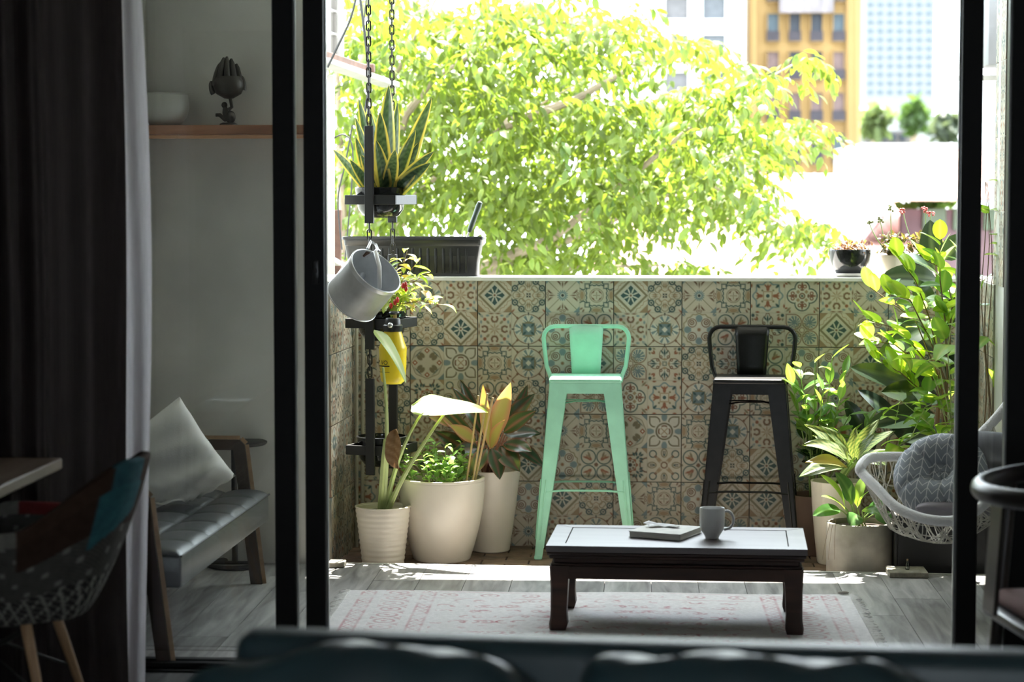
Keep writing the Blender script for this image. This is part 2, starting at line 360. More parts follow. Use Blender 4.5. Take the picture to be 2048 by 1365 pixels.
def motif(k):
    P = Pat(); s1 = AU + AV
    if k == 'A':
        P.put(np.abs(s1 - 1.20 - 0.06 * np.sin(D2 * 16)) - 0.03, TAN).put(1.5 - s1, TAN * 0.9)
        P.put(np.abs(s1 - 0.93) - 0.085, OLV).put(s1 - 0.74, PAL * 0.9)
        a, b = polar(4); P.put(np.minimum(drop(0.76, 0.05, 0.15, a, b), s1 - 0.60), TEAL)
        a, b = polar(8, math.pi / 8); P.put(drop(0.12, 0.46, 0.052, a, b), PAL)
        P.put(R_ - 0.13, PAL).put(R_ - 0.07, BRN)
    elif k == 'B':
        P.put(ring(0.80, 0.42, 0.15, 0.045), TEAL).put(circ(0.80, 0.42, 0.06), TEAL).put(ell(0.98, 0.24, 0.14, 0.04, rot=-1.0), TEAL)
        P.put(ell(0.62, 0.62, 0.16, 0.035, rot=-0.78), DRK).put(ring(0.42, 0.33, 0.14, 0.028), OLV).put(ell(0.58, 0.06, 0.16, 0.05), TAN).put(ring(0.72, 0.0, 0.2, 0.022), OLV)
        P.put(np.abs(HI + 0.06 * np.cos(LO * 14) - 0.30) - 0.03, TAN).put(np.maximum(np.abs(AU - 0.075), np.abs(AV - 0.075)) - 0.05, DRK)
        P.put(ell(0.93, 0.93, 0.14, 0.05, rot=0.78), RST)
    elif k == 'C':
        P.put(np.maximum(ring(0.60, 0.0, 0.17, 0.055), HI - 0.68 + 0.0 * LO), BRN).put(circ(0.72, 0.13, 0.06), BRN).put(circ(0.58, 0.58, 0.10), RST)
        P.put(ell(0.40, 0.40, 0.13, 0.07, rot=0.78), OLV * 1.2).put(ell(0.90, 0.90, 0.14, 0.05, rot=0.78), TEAL).put(ell(0.92, 0.2, 0.04, 0.14), BRN).put(ell(0.80, 0.42, 0.06, 0.1), BLUE)
        a, b = polar(8); P.put(ell(0.2, 0, 0.14, 0.035, a, b), TAN).put(circ(0.42, 0.12, 0.035), OLV).put(ell(0.75, 0.72, 0.09, 0.03, rot=0.3), BLUE)
    elif k == 'D':
        P.put(np.abs(R_ - 0.86) - 0.03, BRN).put(np.maximum(D2 - 0.03, 0.86 - R_), BRN).put(circ(0.66, 0.66, 0.07), BRN)
        a, b = polar(4); P.put(ell(0.60, 0, 0.25, 0.36, a, b), PAL)
        P.put(np.maximum(ell(0.60, 0, 0.23, 0.33, a, b), np.sin(np.arctan2(b, a - 0.36) * 9) * 0.08 - 0.01), BLUE * 0.9)
        P.put(HI - 0.42 - 0.05 * np.cos(LO * 9), OLV).put(HI - 0.33, BLUE * 0.8).put(ell(0.24, 0.24, 0.13, 0.06, rot=0.78), TEAL).put(s1 - 0.17, PAL)
        P.put(ell(0.93, 0, 0.1, 0.04), DRK)
    elif k == 'E':
        P.put(np.maximum(D2 - 0.018, 0.3 - R_), OLV).put(2.0 - 0.36 - s1, BLUE)
        P.put(R_ - 0.22 - 0.12 * np.cos(8 * TH) ** 2, BLUE).put(R_ - 0.13, PAL).put(R_ - 0.09, DRK)
        a, b = polar(4)
        for rr, o, l in ((0.66, 0, 0.17), (0.74, 0.5, 0.15), (0.78, 0.9, 0.13)): P.put(ell(rr, 0.14 * (o > 0) + o * 0.1, l, 0.04, a, b, rot=o), BRN * 0.8)
        P.put(ring(0.9, 0.1, 0.06, 0.02, a, b), BRN)
    elif k == 'F':
        P.put(ell(0.86, 0, 0.12, 0.27), TAN).put(np.abs(ell(0.86, 0, 0.17, 0.33)) - 0.018, OLV)
        P.put(np.maximum(np.abs(HI - 0.63 + 0.05 * np.abs(np.sin(LO * 12))) - 0.035, LO - 0.46), TEAL)
        P.put(np.abs(np.maximum(np.abs(AU - 0.55), np.abs(AV - 0.55)) - 0.13) - 0.032, TEAL).put(np.maximum(np.abs(LO - 0.40 + 0.06 * np.sin(HI * 10)) - 0.035, 0.66 - HI), TEAL)
        P.put(np.abs(R_ - 0.40) - 0.02, OLV).put(np.maximum(R_ - 0.33, 0.22 - R_ + 0.1 * np.abs(np.cos(2 * TH))), BRN).put(np.minimum(np.abs(U), np.abs(V)) + (R_ > 0.22) - 0.02, OLV).put(ell(0.9, 0.78, 0.1, 0.05, rot=0.5), BRN)
    elif k == 'G':
        P.put(np.abs(R_ - 0.93 - 0.03 * np.cos(16 * TH)) - 0.035, OLV * 1.3).put(R_ - 0.84, PAL * 0.95).put(np.maximum(ell(0.66, 0, 0.22, 0.20), 0.0 - HI), BLUE)
        P.put(circ(0.40, 0.40, 0.29), PAL).put(ring(0.40, 0.40, 0.24, 0.03), BRN).put(ring(0.42, 0.42, 0.12, 0.035), BRN).put(circ(0.42, 0.42, 0.05), BRN)
        a, b = polar(4); P.put(ell(0.25, 0, 0.2, 0.07, a, b), PAL).put(R_ - 0.11, TAN).put(R_ - 0.05, RST).put(ell(0.93, 0.86, 0.1, 0.05, rot=0.6), BLUE * 0.8)
    elif k == 'H':
        P.put(np.abs(np.hypot(AU - 0.46, AV - 0.46) - 0.42) - 0.035, TEAL * 1.1).put(ell(0.42, 0.40, 0.2, 0.11, AU, AV, rot=0.78), RST)
        P.put(ell(0.60, 0.42, 0.16, 0.06, AU, AV, rot=0.35), RST).put(ell(0.42, 0.60, 0.16, 0.06, AU, AV, rot=1.2), OLV).put(ell(0.5, 0.5, 0.13, 0.05, AU, AV, rot=0.78), TAN)
        P.put(R_ - 0.17 - 0.03 * np.cos(8 * TH), PAL).put(R_ - 0.12 - 0.03 * np.cos(8 * TH), BRN).put(circ(0.96, 0.0, 0.07), OLV)
    elif k == 'I':
        a, b = polar(4); P.put(ell(0.46, 0, 0.2, 0.10, a, b), RST).put(ell(0.58, 0.12, 0.14, 0.045, a, b, rot=0.7), RST)
        P.put(np.maximum(np.abs(R_ - 0.80 - 0.07 * np.cos(8 * TH)) - 0.05, -1 + 0 * U), BLUE).put(ell(0.56, 0.56, 0.14, 0.07, rot=0.78), TEAL).put(ell(0.95, 0.6, 0.06, 0.11), RST)
        P.put(np.abs(HI - 0.25) - 0.03, TAN).put(circ(0.32, 0.32, 0.06), OLV).put(R_ - 0.16, PAL).put(R_ - 0.11, TEAL)
    elif k == 'J':
        q = circ(0.45, 0, 0.42); P.put(np.abs(q) - 0.035, TEAL).put(q + 0.06, PAL).put(ell(0.58, 0, 0.23, 0.065), RST * 0.75).put(ring(0.55, 0.15, 0.085, 0.035), RST * 0.8).put(ell(0.36, 0, 0.06, 0.12), BRN)
        P.put(np.maximum(D2 - 0.09, np.abs(D1 - 0.34) - 0.09), TAN).put(ring(0, 0, 0.15, 0.04), BRN).put(ell(0.80, 0.80, 0.17, 0.06, rot=0.78), OLV).put(ell(0.93, 0.72, 0.09, 0.05, rot=0.2), RST)
    elif k == 'K':
        q = np.minimum(circ(0.55, 0, 0.30), ell(0.80, 0, 0.2, 0.12)); P.put(np.abs(q) - 0.025, BRN).put(q + 0.05, PAL * 0.95).put(ell(0.66, 0, 0.22, 0.05), TEAL).put(ell(0.68, 0.14, 0.13, 0.05, rot=0.6), TEAL).put(ring(0.40, 0.22, 0.07, 0.03), BRN)
        P.put(circ(0.26, 0, 0.08), TAN * 1.05).put(np.maximum(np.abs(HI - 0.10) - 0.025, -1 + 0 * U), TEAL).put(circ(0.86, 0.86, 0.10), TEAL).put(ell(0.68, 0.62, 0.12, 0.06, rot=0.3), RST).put(ell(0.88, 0.62, 0.08, 0.05, rot=1.2), OLV)
    elif k == 'L':
        X, Y_ = AU - 0.48, AV - 0.48; q = np.where((X > 0) & (Y_ > 0), np.maximum(X, Y_) - 0.44, np.hypot(X, Y_) - 0.44); P.put(np.abs(q) - 0.03, BRN)
        f = np.arctan2(AV - 0.36, AU - 0.36); rr = np.hypot(AU - 0.36, AV - 0.36); P.put(np.maximum(np.maximum(q + 0.08, np.cos(f * 14) * 0.05 - 0.02), rr - 0.5 + 0.0), BLUE * 0.75).put(np.hypot(AU - 0.46, AV - 0.46) - 0.13, BLUE * 0.8)
        P.put(ring(0.30, 0.12, 0.08, 0.028), OLV).put(np.maximum(np.abs(R_ - 0.15) - 0.035, np.cos(10 * TH) * 0.06 - 0.02), BRN)
    elif k == 'M':
        P.put(ell(0.85, 0, 0.26, 0.17), BLUE); X, Y_ = AU - 0.56, AV - 0.56; q = np.where((X > 0) & (Y_ > 0), np.maximum(X, Y_) - 0.34, np.hypot(X, Y_) - 0.34)
        P.put(q - 0.10, PAL).put(q, OLV * 0.75).put(q + 0.085, PAL * 0.95).put(R_ - 0.60, PAL * 0.95).put(R_ - 0.52, OLV * 0.75).put(R_ - 0.42, PAL)
        a, b = polar(4); P.put(np.maximum(np.abs(R_ - 0.33) - 0.045, b - 0.17), BRN).put(np.maximum(D2 - 0.03, R_ - 0.28), TAN)
    elif k == 'N':
        P.put(R_ - 0.93, CR * 0.86).put(np.abs(R_ - 0.90 - 0.03 * np.cos(8 * TH)) - 0.02, OLV).put(ell(0.44, 0.30, 0.20, 0.13, rot=0.78), OLV * 0.8).put(ell(0.55, 0.5, 0.2, 0.03, rot=-0.78), TEAL)
        a, b = polar(4); P.put(np.abs(a - 0.72) + b - 0.17, RST).put(np.abs(a - 0.72) + b - 0.07, PAL); a, b = polar(8); P.put(drop(0.5, 0.0, 0.09, a, b), PAL * 0.95).put(1.62 - s1, BLUE * 0.8)
    elif k == 'O':
        P.put(np.abs(circ(1.0, 0, 0.42)) - 0.045, BRN * 0.9).put(R_ - 0.42 - 0.05 * np.cos(8 * TH), RST * 1.05).put(R_ - 0.33, PAL * 0.9).put(R_ - 0.11, DRK)
        a, b = polar(8); P.put(circ(0.25, 0, 0.06, a, b), BRN); a, b = polar(4, math.pi / 4)
        for x, y, o in ((0.62, 0.0, 0), (0.72, 0.2, 0.9), (0.88, 0.06, 0.3), (0.60, 0.3, 1.3)): P.put(ell(x, y, 0.12, 0.065, a, b, rot=o), TEAL)
        P.put(1.66 - s1, TAN)
    else:
        P.put(np.abs(ell(0.72, 0, 0.24, 0.17)) - 0.03, OLV).put(np.maximum(np.abs(HI - 0.74) - 0.1, np.abs(LO - 0.05) - 0.025), DRK).put(circ(0.6, 0, 0.06), TEAL)
        P.put(ring(0.66, 0.66, 0.2, 0.035), TEAL).put(circ(0.5, 0.5, 0.08), BRN).put(ell(0.36, 0.28, 0.2, 0.05, rot=0.9), TAN).put(ell(0.3, 0.3, 0.12, 0.06, rot=0.78), TAN).put(ring(0, 0, 0.17, 0.04), BRN)
    edge = sm(0.965 - HI); P.c = P.c * (1 - 0.16 * edge)
    return P.c
MOT = {k: motif(k) for k in 'ABCDEFGHIJKLMNOP'}
m_tile = attr_mat('glazed_print_tile', 0.38, 0.45, 0.16, 5.0, 0.03, 25)
m_tileold = attr_mat('weathered_print_tile', 0.55, 0.4, 0.5, 7.0, 0.1, 25)
TS = 0.2996; TT = 0.012
def tile_mesh(q, mat):
    """one 30 cm tile: printed face made of two by two motifs, with its edges; face towards -Y, x 0..TS, z 0..TS"""
    img = np.concatenate([np.concatenate([MOT[q[0]], MOT[q[1]]], 1), np.concatenate([MOT[q[2]], MOT[q[3]]], 1)], 0)
    n = 2 * NM; g = 0.0016; xs = g + (TS - 2 * g) * np.arange(n) / (n - 1)
    X, Z = np.meshgrid(xs, TS - xs); vs = np.stack([X.ravel(), np.zeros(n * n), Z.ravel()], 1)
    i = np.arange(n * n).reshape(n, n); a, b, c, d = i[:-1, :-1].ravel(), i[1:, :-1].ravel(), i[1:, 1:].ravel(), i[:-1, 1:].ravel()
    fs = np.stack([a, b, c, d], 1).tolist()
    k = n * n; back = [(g, TT, TS - g), (TS - g, TT, TS - g), (TS - g, TT, g), (g, TT, g)]
    cor = [0, n - 1, n * n - 1, n * (n - 1)]
    for j in range(4): fs.append([cor[j], cor[(j + 1) % 4], k + (j + 1) % 4, k + j])
    cols = np.concatenate([np.concatenate([img.reshape(-1, 3), np.ones((n * n, 1))], 1), np.tile([*(CR * 0.7), 1], (4, 1))], 0)
    mb = MB(); mb.v = vs.tolist() + back; mb.f = fs; mb.m = [0] * len(fs)
    return mb.mesh('tile', mat, smooth=False, cols=cols)
FACES = {k: tile_mesh(k, m_tile) for k in ('ABCD', 'EFGH', 'IJKL', 'NMOP', 'FDHB', 'CEAG', 'BKDJ', 'GAEL')}
TX0 = pY(1363.5, 700, YW).x; TZ0 = pY(1363.5, 694, YW).z    # a joint crossing
rows = [ # left to right from tile column -5, top to bottom, r = turned half round
    'NMOP,ABCDr,ABCD,EFGH,ABCD,EFGH,IJKL,CEAG,GAEL,ABCDr',
    'FDHB,NMOP,FDHB,GAEL,IJKLr,BKDJ,EFGHr,CEAGr,ABCD,ABCDr',
    'EFGH,CEAG,ABCDr,EFGH,NMOP,FDHB,CEAG,IJKL,EFGHr,ABCDr',
    'IJKL,GAEL,EFGHr,ABCD,EFGH,GAEL,ABCD,NMOP,CEAG,EFGH']
def put_tile(face, parent, org, ex, flip):
    """org: lower left corner, ex: unit vector along the wall (left to right as seen)"""
    ex = Vector(ex); ey = Vector((-ex.y, ex.x, 0)); ez = Vector((0, 0, 1)); o = Vector(org)
    if flip: o = o + ex * TS + ez * TS; A, C = -ex, -ez
    else: A, C = ex, ez
    mt = Matrix(((A.x, ey.x, C.x, o.x), (A.y, ey.y, C.y, o.y), (A.z, ey.z, C.z, o.z), (0, 0, 0, 1)))
    inst('tile', face, parent, mt)
for r, line in enumerate(rows):
    for c, k in enumerate(line.split(',')):
        put_tile(FACES[k[:4]], par, (TX0 + (c - 5) * TS, YW + rnd.uniform(-.0006, .0006), TZ0 + (0 - r) * TS), (1, 0, 0), k.endswith('r'))
# tiled return on the left, and the full-height tiled wall on the right
OLDF = [tile_mesh(k, m_tileold) for k in ('ABCD', 'EFGH', 'IJKL', 'NMOP')]
def side_wall(name, p0, p1, z1, label, th):
    p0, p1 = Vector((*p0, 0)), Vector((*p1, 0)); ex = (p1 - p0); Ln = ex.length; ex.normalize(); ey = Vector((-ex.y, ex.x, 0))
    a, b = p0 + ey * 0.014, p1 + ey * 0.014; mb = MB()
    mb.prism([a + Vector((0, 0, ZB - 0.06)), b + Vector((0, 0, ZB - 0.06)), b + ey * th + Vector((0, 0, ZB - 0.06)), a + ey * th + Vector((0, 0, ZB - 0.06))], (0, 0, z1 - ZB + 0.06))
    o = struct(mb, name, M['grout'], label); return o, p0, ex, Ln
nt_ = 3
wl, p0, ex, Ln = side_wall('wall_return_left', (XL + 0.004, deck_y(XL) - 0.01), (XLF, YW - 0.002), ZTOP + 0.004, 'weathered tiled side wall at the left end of the planting strip', 0.12)
for i in range(2):
    for r in range(4):
        put_tile(OLDF[(i * 2 + r) % 4], wl, p0 + ex * (Ln - (i + 1) * TS) + Vector((0, 0, TZ0 - r * TS)), ex, (i + r) % 2 == 1)
wr, p0, ex, Ln = side_wall('wall_return_right', (XRF, YW - 0.002), (XR - 0.004, deck_y(XR) - 0.0), ZTOP, 'tiled side wall at the right end of the planting strip', 0.12)
for i in range(2):
    for r in range(4):
        put_tile(OLDF[(i * 3 + r) % 4], wr, p0 + ex * (i * TS) + Vector((0, 0, TZ0 - r * TS)), ex, (i + r) % 2 == 0)
yq = 9.30
wr2, p0, ex, Ln = side_wall('wall_pier_right', (XR - 0.004 + (XRF - XR) * (yq - deck_y(XR)) / (YW - deck_y(XR)), yq), (XR - 0.004, deck_y(XR)), ZC - 0.01, 'tall weathered tiled pier behind the hanging chair', 0.12)
wr2.hide_render = False
for r in range(-5, 0):
    put_tile(OLDF[r % 4], wr2, p0 + ex * (Ln - TS - 0.0) + Vector((0, 0, TZ0 - r * TS)), ex, r % 2 == 0)
# ================================================================== sliding doors
def door(name, label, x0, x1, Y, zt=2.45, lock=False, edge=1, wst=0.064):
    """one sliding leaf: two stiles, two rails, a pane; edge = side on which the pale strip painted as daylight shows"""
    r = bpy.data.objects.new(name, None); COL.objects.link(r); tag(r, label, None, None, 'structure'); r.location = (0, Y, 0)
    d = 0.042
    for xs in (x0, x1 - wst):
        st = MB().box((xs + wst / 2, 0, zt / 2), (wst, d, zt - 0.004), 0.003).build('stile', M['blackmetal'], r)
    MB().box(((x0 + x1) / 2, 0, 0.014), (x1 - x0 - 2 * wst, d * 0.9, 0.016), 0.003).build('rail', M['blackmetal'], r)
    MB().box(((x0 + x1) / 2, 0, zt - 0.04), (x1 - x0 - 2 * wst, d * 0.9, 0.07), 0.003).build('rail', M['blackmetal'], r)
    MB().box(((x0 + x1) / 2, 0, zt / 2), (x1 - x0 - 2 * wst + 0.02, 0.006, zt - 0.12)).build('pane', M['glass'], r, smooth=False)
    xe = x1 + 0.003 if edge > 0 else x0 - 0.003
    MB().box((xe, 0.012, zt / 2), (0.007, 0.016, zt - 0.02), 0.002).build('daylit_edge', M['daylit'], r)  # added pale strip, imitates the daylit side of the stile
    if lock:
        lk = MB().box((x1 - wst / 2 + 0.006, -d / 2 - 0.003, 1.27), (0.022, 0.006, 0.075), 0.003, seg=2).build('lock', pmat('dark_lock_metal', (0.05, 0.05, 0.05), 0.3, 0.8), r)
        MB().lathe([(0.0, -0.004), (0.007, -0.004), (0.008, 0.004), (0.0, 0.004)], 12).build('thumb_turn', M['chain'], lk).matrix_basis = Matrix.Translation((x1 - wst / 2 + 0.006, -d / 2 - 0.01, 1.275)) @ Matrix.Rotation(rad(90), 4, 'X')
    return r
Y1 = 6.97
xa = pY(589.5, 650, Y1).x; door('door_1', 'black framed glass door leaf in front of the leather bench', xa - 1.25, xa, Y1)
xb = pY(650.5, 650, Y1 + 0.06).x; door('door_2', 'black framed sliding door leaf with a lock, beside the hanging planter', xb - 1.25, xb, Y1 + 0.06, lock=True)
xc = pY(1916.5, 650, Y1 + 0.03).x; door('door_3', 'black framed glass door leaf in front of the hanging chair', xc, xc + 1.2, Y1 + 0.03, edge=-1)
xd = pY(2014.5, 650, Y1 - 0.1).x
mb = MB().box((xd + 0.16, Y1 - 0.1, 1.25), (0.32, 0.06, 2.5), 0.003)
struct(mb, 'trim_2', M['blackmetal'], 'wide black post at the right end of the glass doors')
MB().box((xd - 0.003, Y1 - 0.095, 1.25), (0.007, 0.03, 2.4), 0.002).build('daylit_edge', M['daylit'], bpy.data.objects['trim_2'])  # same added strip, daylight painted on the post edge
mb = MB().box((-0.25, Y1 + 0.02, 2.585), (6.2, 0.16, 0.265)); struct(mb, 'trim_3', M['blackmetal'], 'black header above the sliding doors')
mb = MB().box((-0.25, Y1 + 0.02, 0.003), (6.2, 0.16, 0.006)); struct(mb, 'trim_4', M['blackmetal'], 'black floor track of the sliding doors')
struct(MB().box((-2.75, Y1 + 0.02, 1.23), (1.1, 0.16, 2.44)), 'wall_door_left', M['roomwall'], 'wall left of the sliding doors behind the curtain')
struct(MB().box((2.55, Y1 + 0.05, 1.23), (0.5, 0.1, 2.44)), 'wall_door_right', M['roomwall'], 'wall right of the sliding doors')
# ================================================================== curtains
def cloth_mat(name, col, trans, rough=0.9):
    m, nt, b = new_mat(name); L = nt.links.new; b.inputs['Base Color'].default_value = (*col, 1); b.inputs['Roughness'].default_value = rough; b.inputs['Specular IOR Level'].default_value = 0.1
    wv = nd(nt, 'ShaderNodeTexNoise'); tc = nd(nt, 'ShaderNodeTexCoord'); mp = nd(nt, 'ShaderNodeMapping'); mp.inputs['Scale'].default_value = (60, 60, 4); L(tc.outputs['Object'], mp.inputs[0]); L(mp.outputs[0], wv.inputs['Vector']); wv.inputs['Scale'].default_value = 3
    L(ramp(nt, wv.outputs[0], [(0.3, tuple(c * 0.8 for c in col)), (0.7, tuple(c * 1.15 for c in col))]), b.inputs['Base Color'])
    tr = nd(nt, 'ShaderNodeBsdfTranslucent'); tr.inputs[0].default_value = (*col, 1); ms = nd(nt, 'ShaderNodeMixShader'); ms.inputs[0].default_value = trans
    L(b.outputs[0], ms.inputs[1]); L(tr.outputs[0], ms.inputs[2]); L(ms.outputs[0], nt.nodes['Material Output'].inputs[0]); return m
def curtain(name, label, x0, x1, Y, folds, amp, mat, seed, lean=0.0, n=160):
    rr = random.Random(seed); ph = [rr.uniform(0, 6) for _ in range(4)]
    def fn(u, v):
        x = x0 + (x1 - x0) * (u + 0.02 * math.sin(u * 23 + ph[1])); k = u * folds * 2 * math.pi
        a = amp * (0.7 + 0.3 * v + 0.25 * math.sin(u * 17 + ph[0]))
        y = Y + a * math.sin(k + 0.5 * math.sin(u * 9 + ph[2]) + 0.25 * v) + 0.3 * a * math.sin(2.3 * k + ph[3])
        return (x + lean * math.sin(v * 3.0) * u + 0.006 * math.sin(7 * v + u * 5), y, 0.015 + 2.5 * (1 - v))
    mb = MB().grid(n, 26, fn); o = mb.build(name, mat, fix=False, angle=180); return tag(o, label, 'curtain')
xe = pY(272, 200, 6.66).x
curtain('curtain', 'heavy dark brown curtain gathered beside the glass door', xe - 1.5, pY(236, 600, 6.60).x, 6.60, 11, 0.045, cloth_mat('dark_brown_curtain', (0.055, 0.044, 0.044), 0.35), 3)
curtain('sheer_curtain', 'pale grey sheer curtain edge hanging in front of the glass door', pY(214, 600, 6.68).x, xe, 6.68, 1.35, 0.02, cloth_mat('pale_sheer_curtain', (0.68, 0.63, 0.66), 0.65), 5, 0.03, 60)
# ================================================================== two metal bar stools
def bar_stool(label, loc, rz, mat, foot):
    r = thing('bar_stool', label, 'stool', loc, rz, 'low-back metal bar stools')
    sw, sd, zs = 0.308, 0.285, 0.775; bw_, bd = 0.428, 0.335
    MB().box((0, 0, zs - 0.012), (sw, sd, 0.024), 0.010, seg=3).build('seat', mat, r)
    # seat skirt
    mb = MB(); zt, zb = zs - 0.02, zs - 0.065
    for sx, sy, w_, d_ in ((0, -1, sw - 0.008, 0.003), (0, 1, sw - 0.008, 0.003), (-1, 0, 0.003, sd - 0.008), (1, 0, 0.003, sd - 0.008)):
        k = 1.012
        mb.box((sx * (sw / 2 - 0.004) * k, sy * (sd / 2 - 0.004) * k, (zt + zb) / 2), (w_, d_, zt - zb))
    mb.build('apron', mat, r)
    for sx in (-1, 1):
        for sy in (-1, 1):
            T = Vector((sx * (sw / 2 - 0.001), sy * (sd / 2 - 0.001), zs - 0.03)); B = Vector((sx * bw_ / 2, sy * bd / 2, 0.012)); mb = MB()
            for ax in (Vector((-sx, 0, 0)), Vector((0, -sy, 0))):
                oth = Vector((0, -sy * 0.003, 0)) if ax.x else Vector((-sx * 0.003, 0, 0))
                wt, wm, wb = 0.078, 0.058, 0.033
                Mi = T.lerp(B, 0.5)
                mb.prism([T, T + ax * wt, Mi + ax * wm, B + ax * wb, B], oth)
                # pressed rib down the plate
                q0, q1 = T.lerp(B, 0.55) + ax * 0.022, T.lerp(B, 0.9) + ax * 0.016
                mb.tube([q0 - oth * 0.4, q1 - oth * 0.4], 0.004, 6)
            lg = mb.build('leg', mat, r, smooth=False)
            MB().box((B.x - sx * 0.015, B.y - sy * 0.015, 0.008), (0.034, 0.034, 0.016), 0.004).build('foot', foot, lg)
    # footrest bars
    zf = 0.29; t = 1 - zf / (zs - 0.03); fx = sw / 2 + (bw_ - sw) / 2 * t - 0.02; fy = sd / 2 + (bd - sd) / 2 * t - 0.006
    for sy in (-1, 1): MB().tube([(-fx, sy * fy, zf), (-fx * .55, sy * fy, zf + .006), (fx * .55, sy * fy, zf + .006), (fx, sy * fy, zf)], 0.008, 8, flat=0.6).build('footrest', mat, r)
    for sx in (-1, 1): MB().tube([(sx * (fx + 0.012), -fy, zf - 0.004), (sx * (fx + 0.012), fy, zf - 0.004)], 0.008, 8, flat=0.6).build('footrest', mat, r)
    # crossed straps below the seat
    for s in (-1, 1): MB().tube([(-0.15, -0.12 * s, 0.655), (-0.05, -0.04 * s, 0.668), (0.05, 0.04 * s, 0.668 - 0.006 * s), (0.15, 0.12 * s, 0.655)], 0.009, 8, flat=0.35).build('brace', mat, r)
    # low back: bent tube and splat
    yb = sd / 2 - 0.012; pts = []
    half = [(0.150, yb - 0.02, zs - 0.035), (0.156, yb + 0.0, zs - 0.012), (0.173, yb + 0.016, zs + 0.03), (0.182, yb + 0.024, zs + 0.10)]
    cx, cz, rr = 0.187 - 0.05, zs + 0.205 - 0.05, 0.05
    arc = [(cx + rr * math.cos(a), yb + 0.03, cz + rr * math.sin(a)) for a in [rad(x) for x in (0, 22, 45, 67, 90)]]
    right = half + arc; left = [(-x, y, z) for (x, y, z) in right][::-1]
    MB().tube(right + left, 0.0095, 10).build('back_frame', mat, r)
    def fn(u, v):
        wd = 0.062 + 0.013 * v; return ((u - 0.5) * 2 * wd, yb - 0.004 + 0.03 * v - 0.014 * (1 - (2 * u - 1) ** 2) * 0.5, zs - 0.002 + v * 0.208)
    mb = MB(); mb.grid(9, 6, fn); o = mb.build('back_splat', mat, r); md = o.modifiers.new('thickness', 'SOLIDIFY'); md.thickness = 0.003
    return r
m_foot = pmat('rubber_foot', (0.02, 0.02, 0.02), 0.8)
g = pY(1171, 900, 9.575); bar_stool('mint green metal bar stool with a low back against the tiled wall', (g.x, 9.575, ZB), rad(0.5), M['mint'], M['mint'])
g = pY(1500, 900, 9.575); bar_stool('scuffed black metal bar stool with a low back against the tiled wall', (g.x, 9.572, ZB), rad(-5), M['stoolblack'], m_foot)
# ================================================================== coffee table, book, mug, rug
tf = pZ(1357, 1270, 0.0)                         # ground point below the front edge
TBW, TBD, TBH = 0.875, 0.475, 0.297; TRZ = rad(-2.4)
tc_ = Vector((tf.x, tf.y + TBD / 2 - 0.005, 0))
RUGZ = 0.008
tb = thing('coffee_table', 'low dark wood table with hoof feet standing on the rug', 'table', (tc_.x, tc_.y, RUGZ), TRZ)
ov = 0.011
m_top = wood_mat('sheen_table_top', (0.05, 0.035, 0.035), (0.13, 0.095, 0.10), 0.5, 2.2, (1.2, 10, 10), spec=1.0)  # paler, lavender wood: sky sheen put into the top's colour
m_top.node_tree.nodes['Principled BSDF'].inputs['Coat Weight'].default_value = 0.8; m_top.node_tree.nodes['Principled BSDF'].inputs['Coat Roughness'].default_value = 0.4
# framed top: two long rails, two end rails, inset panel
tw, td = TBW + 2 * ov, TBD + 2 * ov; fr = 0.062; zt = TBH
for sy in (-1, 1):
    a = [(-tw / 2, sy * td / 2), (tw / 2, sy * td / 2), (tw / 2 - fr, sy * (td / 2 - fr)), (-tw / 2 + fr, sy * (td / 2 - fr))]
    MB().prism([(x, y, zt - 0.022) for x, y in a], (0, 0, 0.022)).build('top_rail', m_top, tb, smooth=False)
for sx in (-1, 1):
    a = [(sx * tw / 2, -td / 2 + 0.0006), (sx * tw / 2, td / 2 - 0.0006), (sx * (tw / 2 - fr + 0.0006), td / 2 - fr), (sx * (tw / 2 - fr + 0.0006), -td / 2 + fr)]
    MB().prism([(x, y, zt - 0.0225) for x, y in a], (0, 0, 0.022)).build('top_rail', m_top, tb, smooth=False)
MB().box((0, 0, zt - 0.0105), (tw - 2 * fr - 0.004, td - 2 * fr - 0.004, 0.018), 0.0015).build('top_panel', m_top, tb)
def ringbox(w_, d_, z0, z1, th, name):
    mb = MB()
    for sy in (-1, 1): mb.box((0, sy * (d_ / 2 - th / 2), (z0 + z1) / 2), (w_, th, z1 - z0), 0.003)
    for sx in (-1, 1): mb.box((sx * (w_ / 2 - th / 2), 0, (z0 + z1) / 2), (th, d_ - 2 * th - 0.0004, z1 - z0), 0.003)
    return mb.build(name, M['darkwood'], tb)
ringbox(tw - 0.006, td - 0.006, zt - 0.034, zt - 0.0225, 0.05, 'edge_moulding')
ringbox(tw - 0.02, td - 0.02, zt - 0.046, zt - 0.034, 0.05, 'edge_moulding')
ringbox(TBW - 0.030, TBD - 0.030, zt - 0.064, zt - 0.046, 0.03, 'waist')
ringbox(TBW - 0.010, TBD - 0.010, zt - 0.072, zt - 0.064, 0.03, 'bead')
